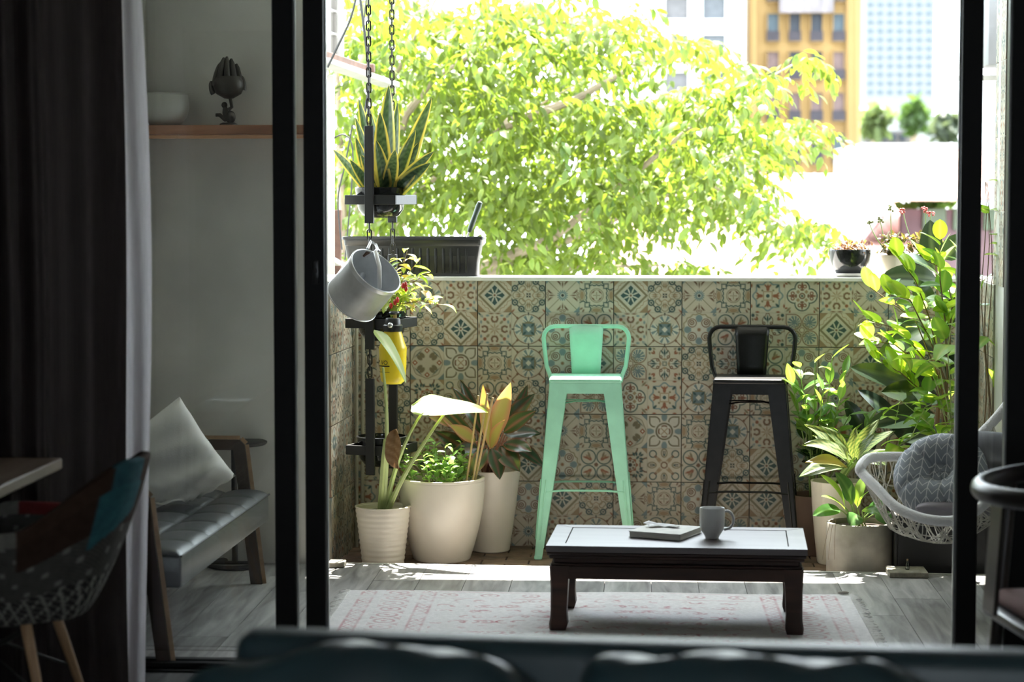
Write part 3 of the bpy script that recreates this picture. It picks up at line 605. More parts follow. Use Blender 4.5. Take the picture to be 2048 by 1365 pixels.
# apron between the legs, with rounded lower corners
za, zb = zt - 0.072, zt - 0.118
for sy in (-1, 1): MB().box((0, sy * (TBD / 2 - 0.014), (za + zb) / 2), (TBW - 0.10, 0.02, za - zb), 0.003).build('apron', M['darkwood'], tb)
for sx in (-1, 1): MB().box((sx * (TBW / 2 - 0.014), 0, (za + zb) / 2), (0.02, TBD - 0.10, za - zb), 0.003).build('apron', M['darkwood'], tb)
for sx in (-1, 1):
    for sy in (-1, 1):
        mb = MB(); secs = [(za, 0.068, 0.0), (zb, 0.064, 0.002), (zb - 0.03, 0.060, 0.004), (0.07, 0.056, 0.004), (0.045, 0.058, 0.003), (0.02, 0.064, -0.001), (0.0, 0.056, 0.001)]
        rows_ = []
        for z, s_, ins in secs:
            ox, oy = sx * (TBW / 2 - ins), sy * (TBD / 2 - ins); c = 0.006
            rows_.append([(ox - sx * c, oy), (ox, oy - sy * c), (ox, oy - sy * s_), (ox - sx * s_, oy - sy * s_), (ox - sx * s_, oy)])
        vs = [(x, y, secs[i][0]) for i, rw in enumerate(rows_) for x, y in rw]; n = 5; fs = [tuple(range(n)), tuple(range((len(secs) - 1) * n, len(secs) * n))]
        for i in range(len(secs) - 1):
            for j in range(n): fs.append((i * n + j, i * n + (j + 1) % n, (i + 1) * n + (j + 1) % n, (i + 1) * n + j))
        mb.add(vs, fs); mb.build('leg', M['darkwood'], tb, angle=25)
ZTAB = RUGZ + TBH
# book
b0, b1, b2 = pZ(1257, 1075, ZTAB), pZ(1361, 1082.5, ZTAB), pZ(1404, 1066, ZTAB)
bx_ = (b1 - b0); bl_ = bx_.length; brz = math.atan2(bx_.y, bx_.x); bd_ = (b2 - b1).length
bk = thing('book', 'closed pale grey book lying on the low table beside the mug', 'book', (b0.x, b0.y, ZTAB + 0.0005), brz)
m_cover = pmat('grey_book_cloth', (0.58, 0.57, 0.53), 0.7, var=0.08, scale=30); m_page = pmat('page_block', (0.62, 0.60, 0.54), 0.85, var=0.15, scale=4, stretch=(1, 1, 300))
MB().box((bl_ / 2, bd_ / 2, 0.0012), (bl_, bd_, 0.0024), 0.0006).build('cover', m_cover, bk)
MB().box((bl_ / 2, bd_ / 2, 0.0205), (bl_, bd_, 0.0024), 0.0006).build('cover', m_cover, bk)
MB().box((bl_ / 2, bd_ / 2, 0.0108), (bl_ - 0.006, bd_ - 0.006, 0.0168)).build('pages', m_page, bk)
# folded white napkin on the book
def napfn(u, v): return (-0.055 + 0.11 * u + 0.012 * math.sin(v * 4), -0.02 + 0.05 * v + 0.02 * math.sin(u * 3), 0.003 + 0.007 * abs(math.sin(u * 5.1 + v * 2)) + 0.016 * max(0, v - 0.7) / 0.3 * max(0, 1 - abs(u - 0.2) * 4))
pn = pZ(1322, 1056, ZTAB + 0.022)
mb = MB(); mb.grid(22, 12, napfn); nk = mb.build('paper_napkin', pmat('white_tissue', (0.8, 0.8, 0.82), 0.9, var=0.04), loc=(pn.x, pn.y, ZTAB + 0.0215)); nk.modifiers.new('t', 'SOLIDIFY').thickness = 0.0008
tag(nk, 'crumpled white paper napkin lying on the grey book', 'napkin')
# mug
mg = pZ(1424, 1077, ZTAB); mgc = thing('mug', 'light grey ceramic mug with a round handle on the low table', 'mug', (mg.x, mg.y, ZTAB + 0.0005), rad(6))
m_mug = pmat('grey_ceramic', (0.66, 0.66, 0.65), 0.28, var=0.03)
MB().lathe([(0, 0), (0.024, 0), (0.0245, 0.004), (0.030, 0.014), (0.039, 0.028), (0.0435, 0.045), (0.0445, 0.07), (0.0445, 0.106), (0.0435, 0.1075), (0.0415, 0.106), (0.0415, 0.07), (0.040, 0.046), (0.034, 0.026), (0.02, 0.012), (0, 0.010)], 40).build('body', m_mug, mgc)
hp = [(0.042, 0, 0.094)] + [(0.048 + 0.0285 * math.sin(rad(a)), 0, 0.064 + 0.033 * math.cos(rad(a))) for a in range(15, 160, 16)] + [(0.042, 0, 0.030)]
MB().tube(hp, 0.0052, 10, flat=1.0).build('handle', m_mug, mgc)
# ------------------------------------------------------------------ rug
RW = 2.02; r0, r1 = pZ(700, 1183, 0), pZ(1697, 1192, 0); ex = (r1 - r0); RW = ex.length; RD = 1.42; rrz = math.atan2(ex.y, ex.x)
rg = thing('rug', 'pale cotton rug with faded pink oriental pattern under the low table', 'rug', (r0.x, r0.y, 0), rrz)
nu, nv = 520, 240; xs = np.linspace(0, RW, nu); ys = np.linspace(0, RD, nv); X, Y = np.meshgrid(xs, ys)
base = np.tile(np.array((0.74, 0.72, 0.72)), (nv, nu, 1)); PK = np.array((0.50, 0.20, 0.24)); PK2 = np.array((0.45, 0.13, 0.15))
ex_ = np.minimum(X, RW - X); ey_ = np.minimum(Y, RD - Y)
rs = np.random.RandomState(3)
def nz2(s): 
    g_ = rs.rand(int(RD / s) + 3, int(RW / s) + 3); yi, xi = Y / s, X / s; y0, x0 = yi.astype(int), xi.astype(int); fy, fx = yi - y0, xi - x0
    return (g_[y0, x0] * (1 - fx) + g_[y0, x0 + 1] * fx) * (1 - fy) + (g_[y0 + 1, x0] * (1 - fx) + g_[y0 + 1, x0 + 1] * fx) * fy
wear = np.clip((nz2(0.12) * 0.6 + nz2(0.03) * 0.7 - 0.28) * 1.05, 0.04, 0.8)
def lay(mask, col, k=1.0):
    global base; a = (np.clip(mask, 0, 1) * wear * k)[..., None]; base = base * (1 - a) + col * a
ln = lambda d, w_: np.clip(1.2 - np.abs(d) / w_, 0, 1)
for (d, axis) in ((ex_, Y), (ey_, X)):
    inner = (np.minimum(ex_, ey_) > (0.05 if d is ex_ else 0.045))
    if d is ex_:
        for o in (0.055, 0.105, 0.285, 0.335): lay(ln(d - o, 0.006) * (ey_ > 0.03), PK)
        for o in (0.08, 0.31): lay(((np.abs(((axis / 0.055) % 1) - 0.5) * 2 - np.abs(d - o) / 0.025) % 1 < 0.3) * (np.abs(d - o) < 0.022), PK)
        lay(((np.hypot(((axis / 0.11) % 1 - 0.5) * 0.11, d - 0.195) % 0.03) < 0.011) * (np.abs(d - 0.195) < 0.055), PK)
    else:
        for o in (0.02, 0.15): lay(ln(d - o, 0.005) * (ex_ > 0.34), PK)
        rr_ = np.hypot(((axis / 0.155) % 1 - 0.5) * 0.155, (d - 0.085) * 1.1); lay(((rr_ % 0.026) < 0.010) * (rr_ < 0.05) * (ex_ > 0.12), PK)
fld = (ex_ > 0.36) & (ey_ > 0.16)
for k in range(420):
    x, y = rs.uniform(0.4, RW - 0.4), rs.uniform(0.18, RD - 0.18); x = round(x / 0.13) * 0.13 + 0.03 * rs.randn(); y = round(y / 0.1) * 0.1; a0 = rs.uniform(0, 6.28); R1 = rs.uniform(0.012, 0.03)
    dd = np.hypot(X - x, Y - y); an = np.arctan2(Y - y, X - x); lay((np.abs(dd - R1) < 0.005) * (np.cos(an - a0) > 0.1) * fld, PK2 if k % 3 == 0 else PK, 0.95)
base *= (0.93 + 0.1 * nz2(0.01))[..., None]
Zr = 0.004 + 0.002 * np.sin(X * 7 + Y * 3) * np.clip(ex_ * 8, 0, 1)
vs = np.stack([X.ravel(), -Y.ravel(), Zr.ravel()], 1); i = np.arange(nu * nv).reshape(nv, nu)
fs = np.stack([i[:-1, :-1].ravel(), i[1:, :-1].ravel(), i[1:, 1:].ravel(), i[:-1, 1:].ravel()], 1)
mb = MB(); mb.v = vs.tolist(); mb.f = fs.tolist(); mb.m = [0] * len(fs)
inst('carpet', mb.mesh('carpet', attr_mat('woven_rug', 0.95, 0.1, 0.12, 60, 0.35, 350), True, np.concatenate([base.reshape(-1, 3), np.ones((nu * nv, 1))], 1), 180), rg)
m_fr = pmat('cotton_fringe', (0.86, 0.85, 0.84), 0.9)
for sx, xx in ((-1, 0.0), (1, RW)):
    mb = MB()
    for k in range(260):
        y = -RD * (k + rnd.random()) / 260; l_ = rnd.uniform(0.02, 0.045); dy = rnd.uniform(-0.02, 0.02)
        mb.tube([(xx, y, 0.004), (xx + sx * l_ * 0.5, y + dy * 0.6, 0.0045), (xx + sx * l_, y + dy, 0.002)], [0.003, 0.0026, 0.0012], 5)
    tag(mb.build('fringe', m_fr, rg), kind='stuff')
# knotted tassel at the far right corner
MB().sphere((RW - 0.02, -0.006, 0.012), (0.022, 0.009, 0.006)).build('tassel', pmat('grey_tassel', (0.3, 0.28, 0.25), 0.9), rg)
# ================================================================== leather bench with plywood arms
bn = pZ(340, 1335, 0); bf = pZ(528, 1167, 0)
yA, yB = bn.y, bf.y; XF = -1.425
be = thing('leather_bench', 'black tufted leather bench with dark plywood arm frames by the wall', 'bench', (0, 0, 0))
ply = wood_mat('dark_plywood', (0.035, 0.022, 0.018), (0.08, 0.05, 0.038), 0.4, 2.5, (8, 8, 1.2)); plyedge = wood_mat('plywood_edge', (0.30, 0.19, 0.11), (0.45, 0.30, 0.18), 0.5, 30, (1, 1, 1))
for yy in (yA + 0.015, yB - 0.015):
    o_ = [(-1.455, 0), (-1.52, 0.545), (-1.54, 0.565), (-1.86, 0.565), (-1.885, 0.55), (-1.93, 0)]; i_ = [(-1.50, 0), (-1.565, 0.525), (-1.845, 0.525), (-1.885, 0)]
    mb = MB(); out = [Vector((x, yy - 0.014, z)) for x, z in o_ + i_[::-1]]; mb.prism(out, (0, 0.028, 0)); mb.build('arm_frame', ply, be, smooth=False)
    e = MB(); P = [Vector((x, yy, z)) for x, z in o_]
    for p, q in zip(P[:-1], P[1:]): 
        t = (q - p).normalized(); n_ = Vector((t.z, 0, -t.x)) * (1 if t.cross(Vector((0, 1, 0))).z >= 0 else 1)
        e.box((p + q) / 2, (0.0016, 0.030, (q - p).length), rot=t.to_track_quat('Z', 'Y').to_matrix())
    e.build('edge_band', plyedge, be, smooth=False)
Lb = yB - yA - 0.06; y0 = yA + 0.03; nd_, nl = 3, 7; DS = 0.49
def top(u, v):
    cu = abs(math.sin(math.pi * u * nd_)) ** 0.45; cv = abs(math.sin(math.pi * v * nl)) ** 0.35
    ed = min(1, min(u, 1 - u, ) / 0.04) ** 0.5 * min(1, min(v, 1 - v) / 0.02) ** 0.5
    return (XF - DS * u, y0 + Lb * v, 0.352 + 0.028 * min(1, cu * 0.75 + 0.25) * (0.55 + 0.45 * cv) * (0.4 + 0.6 * ed))
mb = MB(); mb.grid(61, 141, top); mb.build('seat_top', M['leather'], be, angle=180)
MB().box((XF - DS / 2, y0 + Lb / 2, 0.302), (DS, Lb, 0.105), 0.012, seg=2).build('seat_base', M['leather'], be)
MB().tube([(XF + 0.001, y0, 0.3535), (XF + 0.001, y0 + Lb, 0.3535)], 0.004, 6).build('piping', pmat('dark_piping', (0.01, 0.01, 0.01), 0.5), be)
MB().box((XF - DS / 2 - 0.02, y0 + Lb / 2, 0.235), (DS - 0.1, Lb - 0.06, 0.028), 0.003).build('seat_rail', ply, be)
MB().box((XF - DS - 0.022, y0 + Lb / 2, 0.53), (0.075, Lb, 0.40), 0.03, seg=3).build('back_cushion', M['leather'], be)
_p = Vector((-1.46, yB, 0)); be.matrix_basis = Matrix.Translation(_p) @ Matrix.Rotation(rad(-1.4), 4, 'Z') @ Matrix.Translation(-_p)
# cushion
def pillow(nm, w_, h_, t_, mat, wr, seed, par=None):
    rr = random.Random(seed); p = [rr.uniform(0, 6) for _ in range(6)]; mb = MB()
    for s in (-1, 1):
        def fn(u, v):
            a, b = 2 * u - 1, 2 * v - 1; e = max(0, (1 - a ** 4) * (1 - b ** 4)) ** 0.42
            pin = 1 - 0.07 * (1 - abs(a)) * abs(b) - 0.07 * (1 - abs(b)) * abs(a)
            wv = wr * (math.sin(9 * b + 3 * a + p[0]) * (0.5 - 0.5 * b) + 0.7 * math.sin(14 * b - 4 * a + p[1]) * max(0, -b)) * e
            return (a * w_ / 2 * pin, s * (t_ * e + wv), b * h_ / 2 * pin)
        mb.grid(33, 33, fn)
    me = mb.mesh(nm, mat, True, angle=180); b = bmesh.new(); b.from_mesh(me); bmesh.ops.remove_doubles(b, verts=b.verts, dist=0.0005); bmesh.ops.recalc_face_normals(b, faces=b.faces); b.to_mesh(me); b.free()
    return me
m_linen = pmat('cream_linen', (0.66, 0.64, 0.60), 0.9, var=0.08, scale=4, bump=0.1, bscale=200)
pc = pY(378, 893, 8.02)
pil = inst('cushion', pillow('cushion', 0.38, 0.36, 0.10, m_linen, 0.017, 2))
pmx = (Matrix.Translation((pc.x - 0.085, pc.y, 0.525)) @ Matrix.Rotation(rad(24), 4, 'Z') @ Matrix.Rotation(rad(-14), 4, 'X') @ Matrix.Rotation(rad(-32), 4, 'Y'))
for v in pil.data.vertices:          # slumped onto the seat
    q = pmx @ v.co; d_ = 0.40 - q.z
    if d_ > 0: q.z = 0.392 + 0.02 * math.exp(-d_ * 9) - 0.0; q.y -= 0.25 * d_; q.x += 0.25 * d_
    q.z += 0.004 * math.sin(q.x * 70 + q.z * 90) * max(0, min(1, (0.55 - q.z) * 8))
    v.co = q - Vector((pc.x, pc.y, 0.392))
pil.location = (pc.x, pc.y, 0.392)
tag(pil, 'crumpled cream linen cushion on the black leather bench', 'cushion')
# small round black side table beyond the bench
st = pZ(470, 1142, 0); st = Vector((st.x, 8.93, 0)); rt = thing('side_table', 'small round black side table standing beyond the leather bench', 'table', (pY(468, 900, 8.93).x, 8.93, 0))
zt_ = pY(480, 884, 8.93).z
MB().lathe([(0, zt_ - 0.012), (0.128, zt_ - 0.012), (0.135, zt_ - 0.006), (0.135, zt_), (0.128, zt_ + 0.003), (0, zt_ + 0.003)], 40).build('top', M['steelblack'], rt)
MB().tube([(0, 0, 0.02), (0, 0, zt_ - 0.012)], 0.012, 10).build('pole', M['steelblack'], rt)
MB().tube([(0.11 * math.cos(a), 0.11 * math.sin(a), 0.011) for a in [k * math.pi / 16 for k in range(32)]], 0.01, 8, closed=True).build('base_ring', M['steelblack'], rt)
MB().tube([(-0.11, 0, 0.015), (0.11, 0, 0.015)], 0.008, 8).build('base_bar', M['steelblack'], rt)
# ================================================================== sofa in the foreground
s0 = pY(500, 1258, 3.86); SRZ = rad(-5.0)
sf = thing('sofa', 'dark teal leather sofa across the foreground, its back to the balcony', 'sofa', (s0.x, s0.y, 0), SRZ)
m_teal = pmat('dark_teal_leather', (0.016, 0.045, 0.053), 0.4, spec=0.8, var=0.2, bump=0.06, bscale=60)
ZS = s0.z; SL = 2.1
MB().box((SL / 2 - 0.02, 0.0, ZS / 2 + 0.03), (SL, 0.11, ZS - 0.06), 0.035, seg=4).build('back_frame', m_teal, sf)
MB().box((SL / 2 - 0.02, -0.47, 0.27), (SL, 0.8, 0.26), 0.03, seg=3).build('seat_base', m_teal, sf)
for k in range(3): MB().box((0.33 + k * 0.68, -0.50, 0.45), (0.665, 0.7, 0.13), 0.045, seg=4).build('seat_cushion', m_teal, sf)
for x in (-0.06, SL + 0.02): MB().box((x, -0.43, 0.30), (0.12, 0.92, 0.48), 0.04, seg=4).build('arm', m_teal, sf)
for x, y in ((0.0, -0.8), (SL - 0.08, -0.8), (0.0, -0.05), (SL - 0.08, -0.05)): MB().tube([(x, y, 0.0), (x, y, 0.15)], [0.014, 0.02], 10).build('leg', M['darkwood'], sf)
def soft(nm, w_, h_, t_, seed):
    rr = random.Random(seed); p = [rr.uniform(0, 6) for _ in range(8)]; mb = MB()
    def fn(u, v):   # closed pillow-like block, u around the section, v along the width
        a = 2 * math.pi * u; b = 2 * v - 1; e = max(0.0, 1 - abs(b) ** 5) ** 0.4; n_ = 3.2
        cx_ = math.copysign(abs(math.cos(a)) ** (2 / n_), math.cos(a)); sx_ = math.copysign(abs(math.sin(a)) ** (2 / n_), math.sin(a))
        arch = 0.035 * (1 - b * b) + 0.012 * math.sin(3 * b + p[0]); wr = 0.006 * math.sin(8 * b + 4 * sx_ + p[1]) * max(0, sx_) + 0.004 * math.sin(13 * b - 5 * cx_ + p[2])
        return (b * w_ / 2 * (1 - 0.03 * (1 - abs(sx_))), cx_ * t_ / 2 * (0.35 + 0.65 * e), h_ / 2 * sx_ * (0.75 + 0.25 * e) + (arch + wr) * (0.5 + 0.5 * sx_))
    mb.grid(40, 60, fn, wrap=True); b0 = len(mb.v); mb.f.append(tuple(range(40))); mb.f.append(tuple(range(b0 - 40, b0))); mb.m += [0, 0]
    o = mb.build('back_cushion', m_teal, sf, angle=180); return o
for x, w_, dz, tz, sd_ in ((0.235, 0.64, -0.012, 1, 1), (0.90, 0.62, 0.002, 5, 2), (1.52, 0.6, -0.06, 2, 5)):
    o = soft('back_cushion', w_, 0.42, 0.17, sd_); o.matrix_basis = Matrix.Translation((x, -0.155, ZS - 0.235 + dz)) @ Matrix.Rotation(rad(-9), 4, 'X') @ Matrix.Rotation(rad(tz), 4, 'Y')
# ================================================================== dining table corner and patchwork chair
tx = pZ(125, 917, 0.76); dt = thing('dining_table', 'wooden dining table with a thick top at the left edge of the room', 'table', (tx.x, tx.y, 0))
m_tw = wood_mat('brown_table_wood', (0.10, 0.065, 0.045), (0.20, 0.14, 0.10), 0.45, 2.5, (8, 1, 8))
MB().box((-0.45, -0.75, 0.745), (0.9, 1.5, 0.032), 0.004).build('tabletop', m_tw, dt)
for x in (-0.36, -0.8):
    for y in (-0.1, -1.4): MB().box((x, y, 0.364), (0.06, 0.06, 0.728), 0.004).build('leg', m_tw, dt)
ch = thing('patchwork_chair', 'patchwork upholstered bucket chair with wooden legs at the dining table', 'chair', (pY(275, 918, 5.70).x - 0.385, 5.70, 0), rad(-90))
# local: faces -Y... the back is towards +Y
nph, nvv = 256, 128
def sst(a, b, x): t = min(1, max(0, (x - a) / (b - a))); return t * t * (3 - 2 * t)
def shell(u, v):
    ph = (u - 0.5) * 2 * math.pi; d = abs(math.degrees(ph)); bk = 1 - sst(18, 62, d); arm = 1 - sst(100, 150, d)
    zr = 0.445 + 0.225 * arm + 0.168 * bk; rx = 0.30; ry = 0.255 + 0.09 * bk + 0.02 * (1 - arm)
    k = min(1, v / 0.42); t = min(1.0, max(0, (v - 0.42) / 0.58)); r_ = 0.66 * k + 0.34 * (1 - (1 - t) ** 1.6) * 1.0
    if v < 0.42: r_ = 0.66 * k
    return (rx * r_ * math.sin(ph), ry * r_ * math.cos(ph) + (0.05 * bk * t * t), 0.425 + 0.012 * k * k + (zr - 0.437) * (t ** 1.25))
mb = MB(); mb.grid(nph, nvv, shell, wrap=True)
cols = np.zeros((nph * nvv, 4)); cols[:, 3] = 1
for j in range(nvv):
    for i in range(nph):
        d = (i / nph - 0.5) * 360; v = j / (nvv - 1); q = (d + 180) / 26
        if v > 0.93: c = ((0.05, 0.13, 0.15) if 6 < d < 26 else (0.06, 0.035, 0.025)) if abs(d) < 60 else (0.17, 0.03, 0.03) if int((d + 205) / 28) % 2 == 0 else (0.22, 0.21, 0.18)
        elif v > 0.86 - 0.004 * d and 4 < d < 30: c = (0.05, 0.15, 0.17)
        elif v > 0.80 and abs(d) < 60: c = (0.05, 0.03, 0.022)
        elif v > 0.62 and -115 < d < 75: c = (0.24, 0.235, 0.21) if ((i + 5 * ((j // 9) % 2)) % 10 < 2 and j % 9 < 3) else ((0.10, 0.095, 0.085) if (i + j) % 2 else (0.07, 0.066, 0.06))
        elif v > 0.40 and -62 < d < 75:
            a_ = (i * 0.75 / 4.6 + j * 0.4 / 7.6) % 1; b_ = (i * 0.75 / 4.6 - j * 0.4 / 7.6) % 1; c = (0.30, 0.295, 0.26) if (a_ < 0.16 or b_ < 0.16) else ((0.14, 0.13, 0.12) if (i * 3 + j * 5) % 4 == 0 else (0.035, 0.033, 0.03))
        elif v > 0.60: c = (0.02, 0.025, 0.045)
        else: c = (0.035, 0.035, 0.016) if d > 62 else (0.06, 0.02, 0.02)
        cols[j * nph + i, :3] = c
me = mb.mesh('shell', attr_mat('patchwork_fabric', 0.9, 0.1, 0.25, 40, 0.25, 260), True, cols, 180); so = inst('shell', me, ch); md = so.modifiers.new('padding', 'SOLIDIFY'); md.thickness = 0.02; md.offset = -1
m_leg = wood_mat('beech_dowel', (0.30, 0.17, 0.08), (0.48, 0.30, 0.16), 0.45, 3, (8, 8, 1))
for sx in (-1, 1):
    for sy in (-1, 1): MB().tube([(sx * 0.13, sy * 0.12, 0.415), (sx * 0.235, sy * 0.225, 0.0)], [0.015, 0.009], 12).build('leg', m_leg, ch)
    MB().tube([(sx * 0.175, -0.165, 0.24), (sx * 0.06, 0.0, 0.33), (sx * 0.14, 0.125, 0.40)], 0.0035, 6).build('wire_brace', M['chain'], ch)
    MB().tube([(sx * 0.175, 0.165, 0.24), (sx * 0.06, 0.0, 0.33), (sx * 0.14, -0.125, 0.40)], 0.0035, 6).build('wire_brace', M['chain'], ch)
MB().box((0, 0, 0.412), (0.28, 0.26, 0.012), 0.003).build('mount_plate', M['chain'], ch)
# ================================================================== round-armed dark chair on the right
rc = thing('round_back_chair', 'dark wooden chair with a rounded arm rail at the right edge', 'chair', (pY(1945, 960, 5.6).x + 0.285, 5.6, 0), rad(-82))
m_dk = wood_mat('near_black_wood', (0.012, 0.009, 0.008), (0.035, 0.024, 0.02), 0.33, 3, (3, 3, 3), bump=0.03)
zr = pY(1960, 968, 5.6).z
def rail(a): return (0.29 * math.cos(a), 0.26 * math.sin(a), zr + 0.018 * math.sin(a))
MB().tube([(-0.285, 0.17, zr - 0.02)] + [rail(rad(a)) for a in range(165, 376, 10)] + [(0.285, 0.17, zr - 0.02)], [0.016] + [0.025] * 22 + [0.016], 14).build('arm_rail', m_dk, rc)
for sx in (-1, 1):
    MB().tube([(sx * 0.262, -0.11, zr - 0.005), (sx * 0.225, -0.15, 0.46), (sx * 0.19, -0.20, 0.0)], [0.014, 0.018, 0.012], 12).build('leg', m_dk, rc)
    MB().tube([(sx * 0.272, 0.12, zr - 0.01), (sx * 0.23, 0.18, 0.45), (sx * 0.21, 0.21, 0.0)], [0.013, 0.017, 0.012], 12).build('leg', m_dk, rc)
MB().box((0, 0.01, 0.44), (0.45, 0.42, 0.03), 0.012, seg=2).build('seat_frame', m_dk, rc)
MB().box((0, 0.02, 0.475), (0.42, 0.38, 0.045), 0.02, seg=3).build('seat_pad', pmat('dusty_pink_fabric', (0.32, 0.19, 0.18), 0.9), rc)
MB().box((0, -0.235, 0.62), (0.10, 0.012, 0.30), 0.004, rot=(rad(-4), 0, 0)).build('back_splat', m_dk, rc)
# ================================================================== leaves and pots
def prof(kind, t):
    if kind == 'sword': return min(1, t * 3 + 0.45) * max(0, 1 - t ** 3.5) ** 0.8 if t < 1 else 0
    if kind == 'lance': return max(0, math.sin(math.pi * min(1, t) ** 0.85)) ** 0.85
    if kind == 'oval': return max(0, math.sin(math.pi * min(1, t) ** 0.9)) ** 0.6
    if kind == 'round': return max(0, math.sin(math.pi * min(1, t))) ** 0.5
    if kind == 'heart': return (min(1, t / 0.16) ** 0.5) * max(0, 1 - t) ** 0.62 * 1.12
    return max(0, math.sin(math.pi * t))
def cmix(a, b, k): return tuple(x * (1 - k) + y * k for x, y in zip(a, b))
def leafgeo(base, tip, width, nrm, sag, kind, colfn, fold=0.18, wave=0.0, nu=7, nv=11, seed=0):
    base, tip = Vector(base), Vector(tip); ax = tip - base; L = ax.length; up = Vector(nrm); up = (up - ax.normalized() * up.dot(ax.normalized()))
    up = up.normalized() if up.length > 1e-5 else ax.orthogonal().normalized(); side = ax.normalized().cross(up); rr = random.Random(seed); ph = rr.uniform(0, 6)
    vs = []; cs = []
    for j in range(nv):
        t = j / (nv - 1); c = base + ax * t + up * (sag * L * 4 * t * (1 - t)); w_ = width / 2 * prof(kind, t)
        for i in range(nu):
            s = 2 * i / (nu - 1) - 1
            vs.append(c + side * (s * w_) + up * (fold * abs(s) * w_ + wave * width * math.sin(7 * t + 3 * s + ph) * abs(s))); cs.append((*colfn(t, s), 1))
    fs = [(j * nu + i, j * nu + i + 1, (j + 1) * nu + i + 1, (j + 1) * nu + i) for j in range(nv - 1) for i in range(nu - 1)]
    return vs, fs, cs
def leafmesh(mat, *a, **k):
    vs, fs, cs = leafgeo(*a, **k); mb = MB(); mb.v = [tuple(v) for v in vs]; mb.f = fs; mb.m = [0] * len(fs); return mb.mesh('leaf', mat, True, cs, 180)
def leaf_at(parent, mesh, pos, az, el, roll=0.0, s=1.0, name='leaf'):
    return inst(name, mesh, parent, Matrix.Translation(pos) @ Matrix.Rotation(az, 4, 'Z') @ Matrix.Rotation(el, 4, 'X') @ Matrix.Rotation(roll, 4, 'Y') @ Matrix.Scale(s, 4))
def std(mat, kind, L, W, colfn, sag=0.12, fold=0.2, wave=0.0, n=3, nu=7, nv=11):   # n variants lying along +Y, facing +Z
    return [leafmesh(mat, (0, 0, 0), (0, L * (1 - 0.05 * k), -L * 0.12 * (k - 1)), W * (1 - 0.08 * k), (0, 0, 1), sag + 0.05 * (k - 1), kind, colfn, fold=fold, wave=wave, seed=k, nu=nu, nv=nv) for k in range(n)]
def plain(c1, c2=None, vein=None):
    c2 = c2 or tuple(x * 0.8 for x in c1)
    def f(t, s):
        c = cmix(c1, c2, abs(s) * 0.7 + 0.3 * t)
        return cmix(c, vein, max(0, 1 - abs(s) * 6) * 0.7) if vein else c
    return f
def pot(parent, prof_out, th, mat, name='pot', soil=True, n=40, wob=None, soil_drop=0.03):
    zt = prof_out[-1][1]; inner = [(max(0.002, r - th), max(z, 0.012)) for r, z in prof_out[::-1] if z > 0.0]
    MB().lathe([(0, 0)] + prof_out + inner + [(0, 0.014)], n, wob=wob).build(name, mat, parent)
    if soil:
        rs_ = prof_out[-1][0] - th - 0.002; zs_ = zt - soil_drop
        # narrow to the pot's inner wall at that height
        for (ra, za), (rb, zb_) in zip(prof_out[:-1], prof_out[1:]):
            if za <= zs_ <= zb_ and zb_ > za: rs_ = ra + (rb - ra) * (zs_ - za) / (zb_ - za) - th - 0.002
        MB().lathe([(0, zs_ + 0.006), (rs_ * 0.6, zs_ + 0.004), (rs_, zs_ - 0.002), (rs_ * 0.9, zs_ - 0.02), (0, zs_ - 0.02)], 24).build('soil', M['soil'], parent)
def lp(root, px, py, Y): return pY(px, py, Y) - Vector(root.location)      # photo point at depth Y, in the plant's own frame
def stem(parent, pts, r0, r1, mat, name='stem', n=6):
    k = len(pts); P = [Vector(p) for p in pts]
    if k == 3:   # smooth quadratic
        a, b, c = P; P = [a * (1 - t) ** 2 + b * 2 * t * (1 - t) + c * t * t for t in [i / 7 for i in range(8)]]; k = 8
    return MB().tube(P, [r0 + (r1 - r0) * i / (k - 1) for i in range(k)], n).build(name, mat, parent)
rp = random.Random(21)
# ------------------------------------------------------------------ small ribbed pot with elephant ear
q = pY(766, 1100, 9.25); al = thing('potted_elephant_ear', 'small ribbed cream pot with a tall pale elephant ear plant and a withered leaf', 'potted plant', (q.x, 9.25, ZB))
H_ = pY(770, 1012, 9.25).z - ZB; rt_ = 56 * sc(9.25); rb_ = 42 * sc(9.25)
pr = [(rb_ - 0.006, 0), (rb_, 0.004)]
for k in range(1, 40): z = H_ * k / 40; pr.append((rb_ + (rt_ - rb_) * k / 40 + 0.0016 * math.sin(k * 1.75), z))
pr.append((rt_ + 0.002, H_ - 0.004)); pr.append((rt_ + 0.001, H_))
pot(al, pr, 0.008, M['whitepot'], wob=lambda a, z: 1 + 0.006 * math.sin(3 * a + z * 10), soil_drop=0.025)
m_pet = pmat('pale_petiole', (0.42, 0.50, 0.20), 0.4, var=0.15, scale=8)
b0 = Vector((0.0, 0, H_ - 0.03)); f1 = lp(al, 766, 735, 9.05)
stem(al, [b0, lp(al, 782, 860, 9.10), f1], 0.013, 0.005, m_pet); f2 = lp(al, 852, 815, 9.215); f3 = lp(al, 896, 818, 9.185)
stem(al, [b0 + Vector((0.012, 0, 0)), lp(al, 790, 900, 9.12), f2], 0.013, 0.005, m_pet); stem(al, [b0 + Vector((0.02, -0.01, 0)), lp(al, 805, 940, 9.12), f3], 0.013, 0.005, m_pet)
stem(al, [b0 + Vector((-0.012, 0, 0)), lp(al, 765, 930, 9.13), lp(al, 772, 880, 9.12)], 0.013, 0.011, m_pet)
cA = plain((0.52, 0.58, 0.20), (0.40, 0.52, 0.14), (0.62, 0.66, 0.34))
inst('leaf', leafmesh(M['leaf'], lp(al, 748, 660, 9.07), lp(al, 812, 768, 9.0), 0.10, (0.75, -0.35, 0.5), 0.06, 'heart', cA, nv=16), al)
inst('leaf', leafmesh(M['leaf'], lp(al, 824, 812, 9.24), lp(al, 976, 826, 9.13), 0.18, (0.05, -0.5, 1), 0.025, 'heart', cA, nv=16, fold=0.08, wave=0.03), al)
